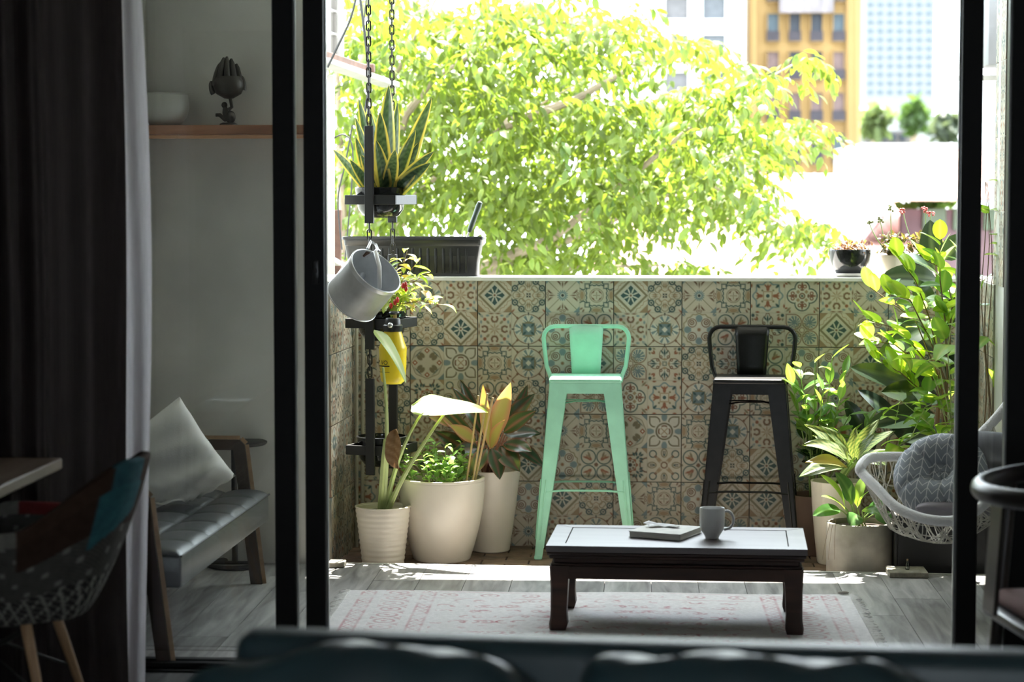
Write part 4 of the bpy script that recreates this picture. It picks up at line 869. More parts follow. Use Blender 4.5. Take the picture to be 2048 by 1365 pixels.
m_dead = leaf_mat('withered_leaf', 0.15, 0.85, 0.1, (1.1, 0.9, 0.6))
inst('withered_leaf', leafmesh(m_dead, lp(al, 793, 858, 9.07), lp(al, 797, 938, 9.07), 0.075, (-0.4, -1, 0.1), 0.15, 'oval', lambda t, s: cmix((0.36, 0.24, 0.15), (0.22, 0.13, 0.07), abs(math.sin(t * 15 + s * 2))), fold=0.7, wave=0.18, nv=22), al)
# ------------------------------------------------------------------ big cream pot with herbs and bamboo canes
q = pY(884, 1100, 9.40); hb = thing('potted_herb', 'large round cream pot with small green herbs and three bamboo canes', 'potted plant', (q.x, 9.40, ZB))
H_ = pY(884, 954, 9.42).z - ZB; k_ = sc(9.42)
pr = [(0.118, 0), (0.125, 0.006), (0.143, 0.06), (0.165, 0.14), (0.181, 0.22), (0.188, 0.29), (0.1885, 0.34), (0.187, H_ - 0.012), (0.190, H_ - 0.006), (0.189, H_)]
pr = [(r * 0.97, z) for r, z in pr]; pot(hb, pr, 0.014, M['whitepot'], n=56, soil_drop=0.035)
cH = plain((0.18, 0.34, 0.09), (0.26, 0.44, 0.13)); hl = std(M['leaf'], 'oval', 0.045, 0.026, cH, 0.1, 0.25, 0.05, 3, 5, 6)
for i in range(34):
    a = rp.uniform(0, 6.28); r_ = 0.15 * math.sqrt(rp.random()); h_ = rp.uniform(0.08, 0.21) * (1.1 - r_ * 2.5); x, y = r_ * math.cos(a), r_ * math.sin(a); tp = Vector((x * 1.25 - 0.02, y * 1.1, H_ - 0.03 + h_))
    st_ = stem(hb, [(x, y, H_ - 0.04), tp], 0.0025, 0.0012, M['stem'], n=5)
    for k in range(8):
        f = 0.3 + 0.7 * k / 7; p = Vector((x, y, H_ - 0.04)).lerp(tp, f)
        leaf_at(hb, hl[k % 3], p, k * 2.4 + i, rp.uniform(-0.3, 0.7), rp.uniform(-.4, .4), rp.uniform(0.6, 1.1))
m_bam = pmat('bamboo_cane', (0.42, 0.30, 0.16), 0.5, var=0.15, scale=30)
for (xa, ya, xb, yb, Y) in ((933, 945, 957, 792, 9.36), (945, 948, 975, 788, 9.34), (950, 945, 986, 796, 9.38)): MB().tube([lp(hb, xa, ya + 20, Y), lp(hb, xb, yb, Y)], 0.0045, 8).build('bamboo_cane', m_bam, hb)
# ------------------------------------------------------------------ tall cream pot with red-edged aglaonema
q = pY(981, 1100, 9.64); ag = thing('potted_aglaonema', 'tall tapered cream pot with red-edged aglaonema leaves near the mint stool', 'potted plant', (q.x, 9.642, ZB))
H_ = pY(975, 940, 9.62).z - ZB; pr = [(0.078, 0), (0.084, 0.005), (0.098, 0.1), (0.112, 0.2), (0.124, 0.3), (0.131, H_ - 0.01), (0.133, H_)]
pot(ag, pr, 0.012, M['whitepot'], n=48)
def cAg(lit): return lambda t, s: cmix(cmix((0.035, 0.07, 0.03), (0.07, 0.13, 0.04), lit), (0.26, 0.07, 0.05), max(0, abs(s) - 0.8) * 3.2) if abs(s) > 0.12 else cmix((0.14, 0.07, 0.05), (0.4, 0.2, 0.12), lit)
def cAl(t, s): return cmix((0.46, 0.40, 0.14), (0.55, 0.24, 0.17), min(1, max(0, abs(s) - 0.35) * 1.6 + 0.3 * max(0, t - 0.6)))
L_ = [ # base px, tip px, width, depth base, depth tip, lit = sunlight put into the leaf colour
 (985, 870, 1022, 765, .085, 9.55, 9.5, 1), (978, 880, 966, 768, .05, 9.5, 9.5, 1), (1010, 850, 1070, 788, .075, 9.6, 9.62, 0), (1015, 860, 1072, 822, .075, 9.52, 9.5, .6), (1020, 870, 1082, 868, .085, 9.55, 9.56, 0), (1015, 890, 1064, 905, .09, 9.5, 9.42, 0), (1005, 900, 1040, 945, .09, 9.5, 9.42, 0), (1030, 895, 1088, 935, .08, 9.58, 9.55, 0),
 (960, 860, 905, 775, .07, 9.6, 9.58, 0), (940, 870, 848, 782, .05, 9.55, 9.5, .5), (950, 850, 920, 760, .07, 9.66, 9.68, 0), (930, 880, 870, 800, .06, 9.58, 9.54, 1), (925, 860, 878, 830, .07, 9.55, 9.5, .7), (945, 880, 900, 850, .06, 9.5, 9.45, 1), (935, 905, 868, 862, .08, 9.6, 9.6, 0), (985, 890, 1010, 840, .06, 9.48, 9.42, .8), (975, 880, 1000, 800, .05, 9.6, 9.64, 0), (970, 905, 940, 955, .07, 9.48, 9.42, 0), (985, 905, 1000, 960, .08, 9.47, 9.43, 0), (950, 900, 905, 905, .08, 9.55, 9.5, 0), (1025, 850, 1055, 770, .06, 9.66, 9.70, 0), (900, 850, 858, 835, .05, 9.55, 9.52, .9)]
m_rst = pmat('pink_petiole', (0.42, 0.20, 0.14), 0.5)
for i, (bx, by, tx_, ty_, w_, Yb, Yt, lit) in enumerate(L_):
    b_ = lp(ag, bx, by, Yb); t_ = lp(ag, tx_, ty_, Yt); nrm = Vector((rp.uniform(-.5, .5), -0.6 - 0.5 * rp.random(), 0.8)); b_ = t_ + (b_ - t_) * 1.15
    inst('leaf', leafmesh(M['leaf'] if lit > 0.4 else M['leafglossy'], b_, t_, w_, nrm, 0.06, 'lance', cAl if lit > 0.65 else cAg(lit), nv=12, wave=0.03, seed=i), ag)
    stem(ag, [(rp.uniform(-.03, .03), rp.uniform(-.03, .03), H_ - 0.04), (b_ + Vector((0, 0, H_))) * 0.5 * Vector((1, 1, 1)).x, b_], 0.006, 0.0035, m_rst)
# ================================================================== three-tier chained hanging planter
YH = 9.36; HX = pY(762, 400, YH).x; HRZ = rad(-17)
hp_ = thing('hanging_planter', 'black steel hanging planter of three square pot frames joined by chains', 'planter', (HX, YH, 0), HRZ)
RS = 0.232; BWD = 0.040; BT = 0.012
def link_mesh(): 
    P = []
    for k in range(20):
        a = 2 * math.pi * k / 20; P.append((0.0085 * math.cos(a), 0, (0.0125 if math.sin(a) > 0 else -0.0125) + 0.0085 * math.sin(a)))
    return MB().tube(P, 0.0034, 6, closed=True).mesh('link', M['chain'])
LINK = link_mesh()
def chain(parent, x, y, z0, z1):
    n_ = max(2, int(round((z1 - z0) / 0.0325))); 
    for k in range(n_): inst('chain_link', LINK, parent, Matrix.Translation((x, y, z0 + 0.018 + (z1 - z0 - 0.036) * k / max(1, n_ - 1))) @ Matrix.Rotation(rad(90 * (k % 2) + 20), 4, 'Z'))
tiers = []
for k, (yt, yr, yb) in enumerate(((252, 400, 447), (512, 648, 699), (757, 902, 950))):
    zt, zr, zb = (pY(745, y, YH - 0.1).z for y in (yt, yr, yb)); tiers.append((zt, zr, zb))
    for sy in (-1, 1):
        MB().box((0, sy * (RS / 2 + BT / 2), (zt + zb) / 2), (BWD, BT, zt - zb), 0.0015).build('upright', M['steelblack'], hp_)
        MB().tube([(0.008 * math.cos(a), sy * (RS / 2 + BT / 2), zt + 0.008 + 0.008 * math.sin(a)) for a in [i * math.pi / 6 for i in range(12)]], 0.002, 6, closed=True).build('eyelet', M['chain'], hp_)
        MB().box((0, sy * (RS / 2 - 0.004), zr), (RS, 0.008, BWD), 0.0015).build('frame_bar', M['steelblack'], hp_)
        MB().box((sy * (RS / 2 - 0.004), 0, zr), (0.008, RS - 0.016, BWD), 0.0015).build('frame_bar', M['steelblack'], hp_)
for sy in (-1, 1):
    y = sy * (RS / 2 + BT / 2)
    chain(hp_, 0, y, tiers[0][0] + 0.010, ZC - 0.005); chain(hp_, 0, y, tiers[1][0] + 0.01, tiers[0][2] + 0.002); chain(hp_, 0, y, tiers[2][0] + 0.01, tiers[1][2] + 0.002)
def hung_pot(name, label, zr, cat='potted plant'):
    r = thing(name, label, cat, (HX, YH, zr - 0.075))
    pot(r, [(0.055, 0), (0.075, 0.008), (0.095, 0.035), (0.1025, 0.07), (0.1035, 0.1), (0.108, 0.112), (0.1085, 0.126), (0.106, 0.128)], 0.005, M['blackglaze'], n=40, soil_drop=0.02); return r
# ------------------------------------------------------------------ snake plant
sn = hung_pot('snake_plant', 'yellow-edged snake plant in a black pot in the top hanging frame', tiers[0][1])
def cS(t, s):
    if abs(s) > 0.68: return (0.66, 0.58, 0.13)
    k = 0.5 + 0.5 * math.sin(t * 60 + 2 * math.sin(s * 4 + t * 9)); return cmix((0.035, 0.075, 0.04), (0.12, 0.19, 0.10), k * 0.7)
for i, (bx, tx_, ty_, w_, Yt, sg) in enumerate((
  (775, 778, 170, .062, 9.42, .02), (768, 760, 224, .060, 9.28, .03), (752, 717, 196, .045, 9.45, -.06), (750, 710, 234, .04, 9.38, -.08), (745, 711, 274, .04, 9.32, -.1), (742, 667, 300, .035, 9.40, .14), (785, 863, 196, .055, 9.45, -.10), (782, 831, 260, .048, 9.30, -.10), (780, 795, 205, .045, 9.48, -.02),
  (790, 868, 303, .045, 9.34, .22), (792, 861, 326, .055, 9.28, .12), (785, 838, 285, .05, 9.42, -.05), (770, 752, 280, .05, 9.22, .05), (755, 722, 310, .045, 9.25, -.1), (765, 738, 215, .045, 9.5, -.04), (790, 850, 240, .05, 9.5, -.08), (775, 790, 300, .05, 9.2, -.06), (748, 700, 320, .04, 9.3, .1))):
    b_ = lp(sn, bx, 398, YH); t_ = lp(sn, tx_, ty_, Yt); b_.x = max(-.085, min(.085, b_.x)); b_.z = 0.10
    vs, fs, cs = leafgeo(b_, t_, w_ * 1.3, (rp.uniform(-.4, .4), -1, 0.15), sg, 'sword', cS, fold=0.35, wave=0.04, nu=11, nv=26, seed=i); mb = MB(); mb.v = [tuple(v) for v in vs]; mb.f = fs; mb.m = [0] * len(fs)
    inst('leaf', mb.mesh('leaf', M['leafglossy'], True, cs, 180), sn)
# ------------------------------------------------------------------ chilli bush
cb_ = hung_pot('chilli_plant', 'bushy yellow-green chilli plant with red fruit in the middle hanging frame', tiers[1][1])
cC = plain((0.34, 0.42, 0.08), (0.22, 0.36, 0.06), (0.5, 0.5, 0.2)); cl = std(M['leaf'], 'lance', 0.075, 0.034, cC, 0.12, 0.2, 0.03); cR = plain((0.50, 0.33, 0.16), (0.42, 0.42, 0.12)); cl2 = std(M['leaf'], 'lance', 0.075, 0.036, cR, 0.12, 0.2, 0.03)
tips = [(815, 500, 9.35), (800, 525, 9.3), (840, 520, 9.4), (780, 520, 9.42), (835, 555, 9.3), (805, 560, 9.25), (860, 545, 9.36), (872, 600, 9.28), (885, 610, 9.34), (850, 605, 9.22), (790, 590, 9.24), (820, 590, 9.3), (775, 560, 9.4), (830, 580, 9.42)]
for i, (px, py, Y) in enumerate(tips):
    tp = lp(cb_, px, py, Y); b_ = Vector((0.05 * math.cos(i * 2.4), 0.05 * math.sin(i * 2.4), 0.10)); md_ = (b_ + tp) / 2 + Vector((0, 0, 0.04)); stem(cb_, [b_, md_, tp], 0.003, 0.0014, M['twig'], n=5)
    for k in range(9):
        f = 0.35 + 0.65 * k / 8; p = b_ * (1 - f) ** 2 + md_ * 2 * f * (1 - f) + tp * f * f
        leaf_at(cb_, (cl2 if (i < 3 or i in (7, 8)) and k % 2 else cl)[k % 3], p, k * 2.4 + i * 1.3, rp.uniform(-0.9, 0.5), rp.uniform(-.5, .5), rp.uniform(0.65, 1.1))
m_red = pmat('red_fruit', (0.55, 0.03, 0.02), 0.25)
for (px, py) in ((790, 605), (795, 600), (806, 572), (811, 570), (782, 612), (812, 578)): MB().sphere(lp(cb_, px, py, 9.22), (0.008, 0.008, 0.013), 10, 7).build('fruit', m_red, cb_)
# ------------------------------------------------------------------ empty pot in the lowest frame
lo = hung_pot('empty_pot', 'empty black pot sitting in the lowest hanging frame', tiers[2][1], 'pot')
# ------------------------------------------------------------------ watering can hung on the chain
ctr = pY(727, 572, 9.05); ax_im = Vector((0.66, 0, 0.75)).normalized(); axv = (ax_im * math.cos(rad(26)) + Vector((0, -1, 0)) * math.sin(rad(26))).normalized()
wc = thing('watering_can', 'galvanised metal watering can tipped over, hung on the planter chain', 'watering can', ctr)
m_galv = pmat('galvanised_steel', (0.58, 0.59, 0.60), 0.36, 0.45, var=0.25, scale=7, bump=0.04, bscale=15)
Rm = axv.to_track_quat('Z', 'Y').to_matrix().to_4x4(); RC, HC = 0.116, 0.185
def wput(o): o.matrix_basis = Rm; return o
wput(MB().lathe([(0, -HC / 2), (RC * 0.97, -HC / 2), (RC, -HC / 2 + 0.005), (RC, HC / 2 - 0.02), (RC * 1.01, HC / 2 - 0.018), (RC, HC / 2 - 0.014), (RC, HC / 2), (RC - 0.002, HC / 2), (RC - 0.002, -HC / 2 + 0.006), (0, -HC / 2 + 0.006)], 48).build('body', m_galv, wc))
wput(MB().tube([(RC * math.cos(a), RC * math.sin(a), HC / 2) for a in [i * math.pi / 24 for i in range(48)]], 0.0035, 6, closed=True).build('rim', m_galv, wc))
wput(MB().tube([(RC * math.cos(a), RC * math.sin(a), -HC / 2 + 0.004) for a in [i * math.pi / 24 for i in range(48)]], 0.003, 6, closed=True).build('base_seam', m_galv, wc))
# strap handle across the mouth, lug and a side spout, laid out in the can's own frame
loc = lambda v: (Rm.to_3x3().inverted() @ Vector(v))
upv = loc((0.2, 0.2, 1)); upv.z = 0; upv.normalize(); sdv = Vector((-upv.y, upv.x, 0))
mb = MB(); mb.tube([upv * RC * 0.95 + Vector((0, 0, HC / 2 - 0.03)), upv * RC * 0.75 + Vector((0, 0, HC / 2 + 0.03)), Vector((0, 0, HC / 2 + 0.028)), -upv * RC * 0.75 + Vector((0, 0, HC / 2 - 0.004)), -upv * RC * 0.97 + Vector((0, 0, HC / 2 - 0.03))], 0.009, 8, flat=0.3); wput(mb.build('strap_handle', m_galv, wc))
hk = [pY(735, 498, 9.08), pY(742, 483, 9.13), pY(752, 490, 9.13), pY(757, 503, 9.06)]; MB().tube([p - ctr for p in hk], 0.006, 8).build('carry_loop', m_galv, wc)
spv = loc((-0.4, 1, 0)); spv.z = 0; spv.normalize()
mb = MB(); mb.tube([spv * RC * 0.9 + Vector((0, 0, -HC * 0.3)), spv * (RC + 0.03) + Vector((0, 0, 0.0)), spv * (RC + 0.05) + Vector((0, 0, HC * 0.45))], [0.018, 0.014, 0.011], 12); wput(mb.build('spout', m_galv, wc))
wput(MB().box((upv * RC + Vector((0, 0, HC / 2 - 0.02)))[:], (0.03, 0.012, 0.03), 0.003).build('lug', pmat('rusty_lug', (0.12, 0.07, 0.05), 0.7), wc))
# ------------------------------------------------------------------ yellow spray bottle
sb = thing('spray_bottle', 'yellow pressure spray bottle with a black cap hung on the planter', 'bottle', pY(786, 768, 9.17)); k_ = sc(9.17)
m_yel = pmat('yellow_plastic', (0.80, 0.60, 0.02), 0.3, var=0.04)
HB = 108 * k_; pf = [(0, 0), (17, 0), (24, 6), (26, 18), (27, 40), (28, 66), (28.5, 72), (27, 76), (24, 84), (20, 98), (17, 108), (0, 108)]
MB().lathe([(r * k_, z * k_) for r, z in pf], 32).build('bottle_body', m_yel, sb)
m_bp = pmat('black_plastic', (0.015, 0.015, 0.016), 0.35); cap = MB().lathe([(0, 106), (19, 106), (20, 110), (20, 118), (17, 120), (15, 131), (13, 133), (0, 133)][0:8] and [(r * k_, z * k_) for r, z in ((0, 106), (19, 106), (20, 110), (20, 118), (17, 120), (15, 131), (13, 133), (0, 133))], 28).build('cap', m_bp, sb)
MB().tube([(4 * k_, 0, 131 * k_), (4 * k_, 0, 141 * k_)], 4 * k_, 10).build('pump_shaft', pmat('brass_shaft', (0.6, 0.42, 0.15), 0.3, 0.9), sb)
MB().lathe([(0, 0), (9 * k_, 0), (11 * k_, 3 * k_), (9 * k_, 6 * k_), (0, 7 * k_)], 20, c=(3 * k_, 0, 140 * k_)).build('pump_knob', m_bp, sb)
MB().sphere((-3 * k_, -19 * k_, 119 * k_), (6 * k_, 7 * k_, 6 * k_), 12, 8).build('nozzle', pmat('steel_nozzle', (0.6, 0.6, 0.6), 0.25, 0.9), sb)
# label print wraps the near left side: dark bands with lettering
def band(z0, z1, a0, a1, mat, nm):
    mb = MB(); mb.grid(14, 2, lambda u, v: ((27.6) * k_ * math.cos(rad(a0 + (a1 - a0) * u)), (27.6) * k_ * math.sin(rad(a0 + (a1 - a0) * u)), (z0 + (z1 - z0) * v) * k_)); return mb.build(nm, mat, sb, fix=False)
m_ink = pmat('black_ink', (0.01, 0.012, 0.01), 0.5)
band(36, 38.2, 170, 262, m_ink, 'label_line'); band(24.5, 25.3, 170, 262, m_ink, 'label_line'); band(44.5, 48.5, 172, 205, m_ink, 'label_print')
def curved_text(body, size, a_c, z, nm):
    cu = bpy.data.curves.new(nm, 'FONT'); cu.body = body; cu.size = size; cu.align_x = 'CENTER'; cu.extrude = 0.0002; cu.resolution_u = 3; o = bpy.data.objects.new(nm, cu); COL.objects.link(o)
    dg = bpy.context.evaluated_depsgraph_get(); me = bpy.data.meshes.new_from_object(o.evaluated_get(dg)); bpy.data.objects.remove(o); R0 = 27.8 * k_
    for v in me.vertices: a = rad(a_c) + v.co.x / R0; v.co = Vector(((R0 + v.co.z) * math.cos(a), (R0 + v.co.z) * math.sin(a), z * k_ + v.co.y))
    me.materials.clear(); me.materials.append(m_ink); return inst(nm, me, sb)
curved_text('VO', 0.026, 236, 40, 'label_lettering'); curved_text('2', 0.014, 214, 28.5, 'label_lettering')
# ------------------------------------------------------------------ black window box on the ledge, with a trowel
c0 = pY(829, 553, 9.90); wb = thing('window_box', 'long black ribbed plastic planter box on the ledge', 'planter', (c0.x, 9.885, ZTOP + 0.0055)); kb = sc(9.82)
m_wb = pmat('black_planter_plastic', (0.022, 0.022, 0.022), 0.32, var=0.2)
WT, WBm, HB2, DB = 286 * kb, 262 * kb, 79 * kb, 0.15
secs = [(WBm, DB * 0.80, 0), (WBm + 0.008, DB * 0.84, HB2 * 0.75), (WT - 0.02, DB * 0.9, HB2 * 0.78), (WT - 0.015, DB * 0.92, HB2 - 0.014), (WT, DB, HB2 - 0.012), (WT, DB, HB2), (WT - 0.012, DB - 0.012, HB2), (WBm - 0.01, DB * 0.74, 0.01)]
def rrect(w_, d_, z, c=0.018, n_=4):
    out = []
    for cx_, cy_, a0 in ((w_ / 2 - c, d_ / 2 - c, 0), (-w_ / 2 + c, d_ / 2 - c, 90), (-w_ / 2 + c, -d_ / 2 + c, 180), (w_ / 2 - c, -d_ / 2 + c, 270)):
        for k in range(n_): a = rad(a0 + 90 * k / (n_ - 1)); out.append((cx_ + c * math.cos(a), cy_ + c * math.sin(a), z))
    return out
mb = MB(); n = 16; vs = []; fs = []
for (w_, d_, z) in secs: vs += rrect(w_, d_, z)
for i in range(len(secs) - 1):
    for j in range(n): fs.append((i * n + j, i * n + (j + 1) % n, (i + 1) * n + (j + 1) % n, (i + 1) * n + j))
fs.append(tuple(range(n))[::-1]); fs.append(tuple(range((len(secs) - 1) * n, len(secs) * n))); mb.add(vs, fs); mb.build('trough', m_wb, wb)
RIB = MB().box((0, 0, HB2 * 0.40), (0.013, 0.012, HB2 * 0.64), 0.004, seg=2).mesh('rib', m_wb)
for k in range(15): inst('rib', RIB, wb, Matrix.Translation((-WBm / 2 + 0.05 + (WBm - 0.1) * k / 14, -DB * 0.405, 0)))
MB().box((0, 0, HB2 - 0.03), (WT - 0.03, DB - 0.03, 0.012)).build('soil', M['soil'], wb)
tr_ = thing('trowel', 'garden trowel with a dark green handle stuck in the black planter box', 'trowel', pY(932, 480, 9.885)); tb_ = Vector(tr_.location)
a_, b_ = pY(936, 470, 9.885) - tb_, pY(961, 403, 9.89) - tb_
MB().tube([a_.lerp(b_, t) for t in (0.08, 0.14, 0.3, 0.6, 0.85, 0.97, 1.0)], [0.007, 0.0105, 0.0125, 0.0115, 0.0135, 0.011, 0.005], 12).build('handle', pmat('dark_green_grip', (0.03, 0.05, 0.04), 0.45), tr_)
MB().tube([a_ + (a_ - b_) * 0.28, a_.lerp(b_, 0.1)], 0.004, 8).build('tang', m_galv, tr_)
def bl(u, v): p = a_ + (a_ - b_) * (0.2 + 0.35 * v); return p + Vector(((u - 0.5) * 0.05 * (1 - 0.6 * v * v), 0.01 * (2 * u - 1) ** 2, 0))
mb = MB(); mb.grid(7, 6, bl); mb.build('blade', m_galv, tr_, fix=False)
# pipes standing in the corner behind the planter
for k, (x0, x1) in enumerate(((713, 713), (724, 726))):
    o = MB().tube([pY(x0, 1098, 9.70 + 0.02 * k) * 1 - Vector((0, 0, 0)), pY(x1, 640, 9.70 + 0.02 * k)], 0.0085, 10).build('plastic_pipe', pmat('grey_pvc', (0.36, 0.34, 0.27), 0.5))
    tag(o, ('left' if k == 0 else 'right') + ' one of two grey pipes standing in the tiled corner', 'pipe', 'pipes in the tiled corner')
# ================================================================== plants on the right
# ---- white tall pot with speckled dumb cane
q = pY(1672, 1100, 9.40); dc = thing('potted_dumb_cane', 'tall white pot with speckled yellow-green dumb cane leaves behind the concrete pot', 'potted plant', (q.x, 9.40, ZB))
H_ = pY(1672, 962, 9.40).z - ZB; pot(dc, [(0.075, 0), (0.08, 0.005), (0.092, 0.12), (0.104, 0.26), (0.108, H_ - 0.01), (0.110, H_)], 0.01, M['whitepot'], n=40)
def cD(t, s):
    k = math.sin(t * 31 + s * 9) * math.sin(t * 17 - s * 21) ; g = cmix((0.05, 0.10, 0.035), (0.21, 0.24, 0.10), 0.5 + 0.5 * max(-1, min(1, k * 2.5)))
    return cmix(g, (0.08, 0.15, 0.05), max(0, abs(s) - 0.75) * 3)
def cDo(t, s): return cmix((0.42, 0.30, 0.14), (0.30, 0.28, 0.10), abs(s))
dl = [(1700, 930, 1608, 850, .085, 9.2, 9.2), (1700, 925, 1640, 852, .075, 9.25, 9.22), (1705, 920, 1605, 890, .09, 9.15, 9.1), (1710, 915, 1760, 838, .06, 9.2, 9.2), (1715, 920, 1790, 862, .07, 9.25, 9.2), (1715, 925, 1785, 905, .06, 9.15, 9.08), (1705, 925, 1712, 855, .06, 9.3, 9.32), (1690, 935, 1597, 955, .09, 9.18, 9.1), (1695, 935, 1610, 925, .07, 9.12, 9.05), (1700, 930, 1625, 872, .08, 9.3, 9.3), (1715, 920, 1752, 866, .05, 9.1, 9.06), (1720, 925, 1775, 930, .06, 9.3, 9.3), (1695, 930, 1668, 880, .06, 9.1, 9.04)]
for i, (bx, by, tx_, ty_, w_, Yb, Yt) in enumerate(dl):
    b_, t_ = lp(dc, bx, by, Yb), lp(dc, tx_, ty_, Yt); inst('leaf', leafmesh(M['leaf'], b_, t_, w_, (rp.uniform(-.3, .3), -0.6, 1), 0.10, 'lance', cDo if i == 8 else cD, nu=15, nv=30, wave=0.05, seed=i), dc)
    stem(dc, [(rp.uniform(-.02, .02), rp.uniform(-.02, .02), H_ - 0.05), Vector((b_.x * .4, b_.y * .4, H_ + 0.05)), b_], 0.006, 0.004, M['stem'])
# ---- concrete cylinder with peace lily
q = pY(1722, 1100, 9.06); pl_ = thing('potted_peace_lily', 'stained concrete cylinder pot with a glossy peace lily in front', 'potted plant', (q.x, 9.125, ZB))
H_ = pY(1722, 1046, 9.1).z - ZB; m_conc = pmat('stained_concrete_pot', (0.36, 0.33, 0.28), 0.75, var=0.35, scale=7, bump=0.08, bscale=40)
rr_ = 66 * sc(9.1); pot(pl_, [(rr_ - 0.004, 0), (rr_, 0.004), (rr_, H_ - 0.003), (rr_ - 0.002, H_)], 0.010, m_conc, n=48, soil_drop=0.02)
cP = plain((0.05, 0.13, 0.035), (0.08, 0.20, 0.05), (0.16, 0.30, 0.10)); cPl = plain((0.30, 0.45, 0.08), (0.22, 0.42, 0.06))  # cPl is the sunlit copy of cP, light put into the colour
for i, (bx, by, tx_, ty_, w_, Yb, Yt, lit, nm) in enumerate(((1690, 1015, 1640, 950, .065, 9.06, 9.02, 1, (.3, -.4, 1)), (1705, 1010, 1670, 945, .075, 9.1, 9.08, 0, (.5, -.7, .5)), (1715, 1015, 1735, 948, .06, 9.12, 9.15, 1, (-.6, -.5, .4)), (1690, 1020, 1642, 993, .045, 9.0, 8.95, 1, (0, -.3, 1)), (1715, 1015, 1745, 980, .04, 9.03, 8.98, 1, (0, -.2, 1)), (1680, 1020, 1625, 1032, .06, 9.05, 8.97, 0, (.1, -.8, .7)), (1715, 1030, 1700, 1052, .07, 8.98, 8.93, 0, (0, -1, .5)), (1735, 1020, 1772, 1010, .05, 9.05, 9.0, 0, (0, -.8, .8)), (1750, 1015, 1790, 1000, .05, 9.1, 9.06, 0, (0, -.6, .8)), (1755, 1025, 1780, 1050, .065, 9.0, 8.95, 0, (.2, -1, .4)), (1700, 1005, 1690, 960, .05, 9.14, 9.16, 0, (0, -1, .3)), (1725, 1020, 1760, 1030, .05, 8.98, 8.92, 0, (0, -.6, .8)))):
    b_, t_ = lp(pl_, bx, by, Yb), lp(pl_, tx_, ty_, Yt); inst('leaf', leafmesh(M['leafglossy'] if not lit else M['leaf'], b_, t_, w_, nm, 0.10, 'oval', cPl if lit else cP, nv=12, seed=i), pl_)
    stem(pl_, [(rp.uniform(-.03, .03), rp.uniform(-.03, .03), H_ - 0.03), Vector((b_.x * .5, b_.y * .5, H_ + 0.03)), b_], 0.0035, 0.0025, M['stem'])
for k in range(3): stem(pl_, [lp(pl_, 1662 + 5 * k, 1040, 8.95), lp(pl_, 1650 + 9 * k, 1080, 8.955), lp(pl_, 1645 + 12 * k, 1120, 8.96)], 0.0008, 0.0005, M['twig'], 'hanging_root', 4)
# ---- black box planter behind the hanging chair, with rubber plant, lime shrub and pothos
bx0, bx1 = pY(1792, 1100, 8.95).x, pY(1990, 1100, 8.95).x; zb_ = pY(1850, 1036, 8.95).z
bb = thing('black_planter_box', 'large black planter box with a rubber plant and a trailing pothos behind the hanging chair', 'planter', ((bx0 + bx1) / 2, 9.17, ZB)); wx = bx1 - bx0
m_box = pmat('matt_black_box', (0.012, 0.012, 0.013), 0.6, var=0.3)
for sx in (-1, 1): MB().box((sx * (wx / 2 - 0.006), 0, (zb_ - ZB) / 2), (0.012, 0.36, zb_ - ZB), 0.002).build('side_panel', m_box, bb)
for sy in (-1, 1): MB().box((0, sy * 0.174, (zb_ - ZB) / 2), (wx - 0.026, 0.012, zb_ - ZB), 0.002).build('front_panel' if sy < 0 else 'back_panel', m_box, bb)
MB().box((0, 0, zb_ - ZB - 0.03), (wx - 0.026, 0.334, 0.03)).build('soil', M['soil'], bb)
cRb = plain((0.018, 0.035, 0.022), (0.03, 0.055, 0.03), (0.10, 0.14, 0.08))
zs_ = zb_ - ZB - 0.02
stem(bb, [(-0.02, 0.1, zs_), lp(bb, 1888, 780, 9.35), lp(bb, 1872, 520, 9.5)], 0.012, 0.006, M['twig'])
for i, (bx, by, tx_, ty_, w_, Yb, Yt, nm) in enumerate(((1870, 650, 1752, 722, .10, 9.4, 9.35, (0, -.7, .7)), (1880, 800, 1762, 785, .12, 9.35, 9.28, (0, -.8, .6)), (1870, 830, 1735, 850, .11, 9.4, 9.3, (0, -.9, .5)), (1840, 780, 1700, 735, .10, 9.5, 9.5, (.5, -.8, .3)), (1800, 860, 1715, 780, .09, 9.5, 9.5, (.7, -.6, .2)), (1870, 700, 1790, 640, .10, 9.5, 9.5, (0, -.8, .5)), (1875, 560, 1762, 555, .11, 9.55, 9.52, (0, -.8, .5)), (1870, 545, 1860, 440, .10, 9.55, 9.6, (-.3, -.9, .2)), (1880, 650, 1915, 600, .10, 9.35, 9.3, (0, -.8, .5)), (1880, 690, 1905, 760, .09, 9.3, 9.25, (0, -.9, .4)), (1865, 545, 1805, 515, .11, 9.45, 9.38, (.2, -.5, 1)), (1885, 870, 1800, 880, .10, 9.3, 9.25, (0, -.8, .6)), (1860, 620, 1830, 560, .09, 9.5, 9.5, (0, -1, .2)), (1890, 520, 1930, 470, .1, 9.5, 9.5, (0, -.8, .5)), (1850, 900, 1770, 820, .1, 9.5, 9.5, (0, -1, .2)), (1860, 820, 1800, 700, .1, 9.6, 9.6, (0, -1, .2)), (1750, 900, 1690, 800, .09, 9.6, 9.6, (0, -1, .2)))):
    inst('leaf', leafmesh(M['leafglossy'], lp(bb, bx, by, Yb), lp(bb, tx_, ty_, Yt), w_, nm, 0.08, 'oval', cRb, nv=12, seed=i), bb)
# stake
MB().tube([lp(bb, 1905, 880, 9.2), lp(bb, 1890, 760, 9.22), lp(bb, 1872, 650, 9.24)], 0.0065, 8).build('stake', pmat('grey_stake', (0.30, 0.29, 0.25), 0.7), bb)
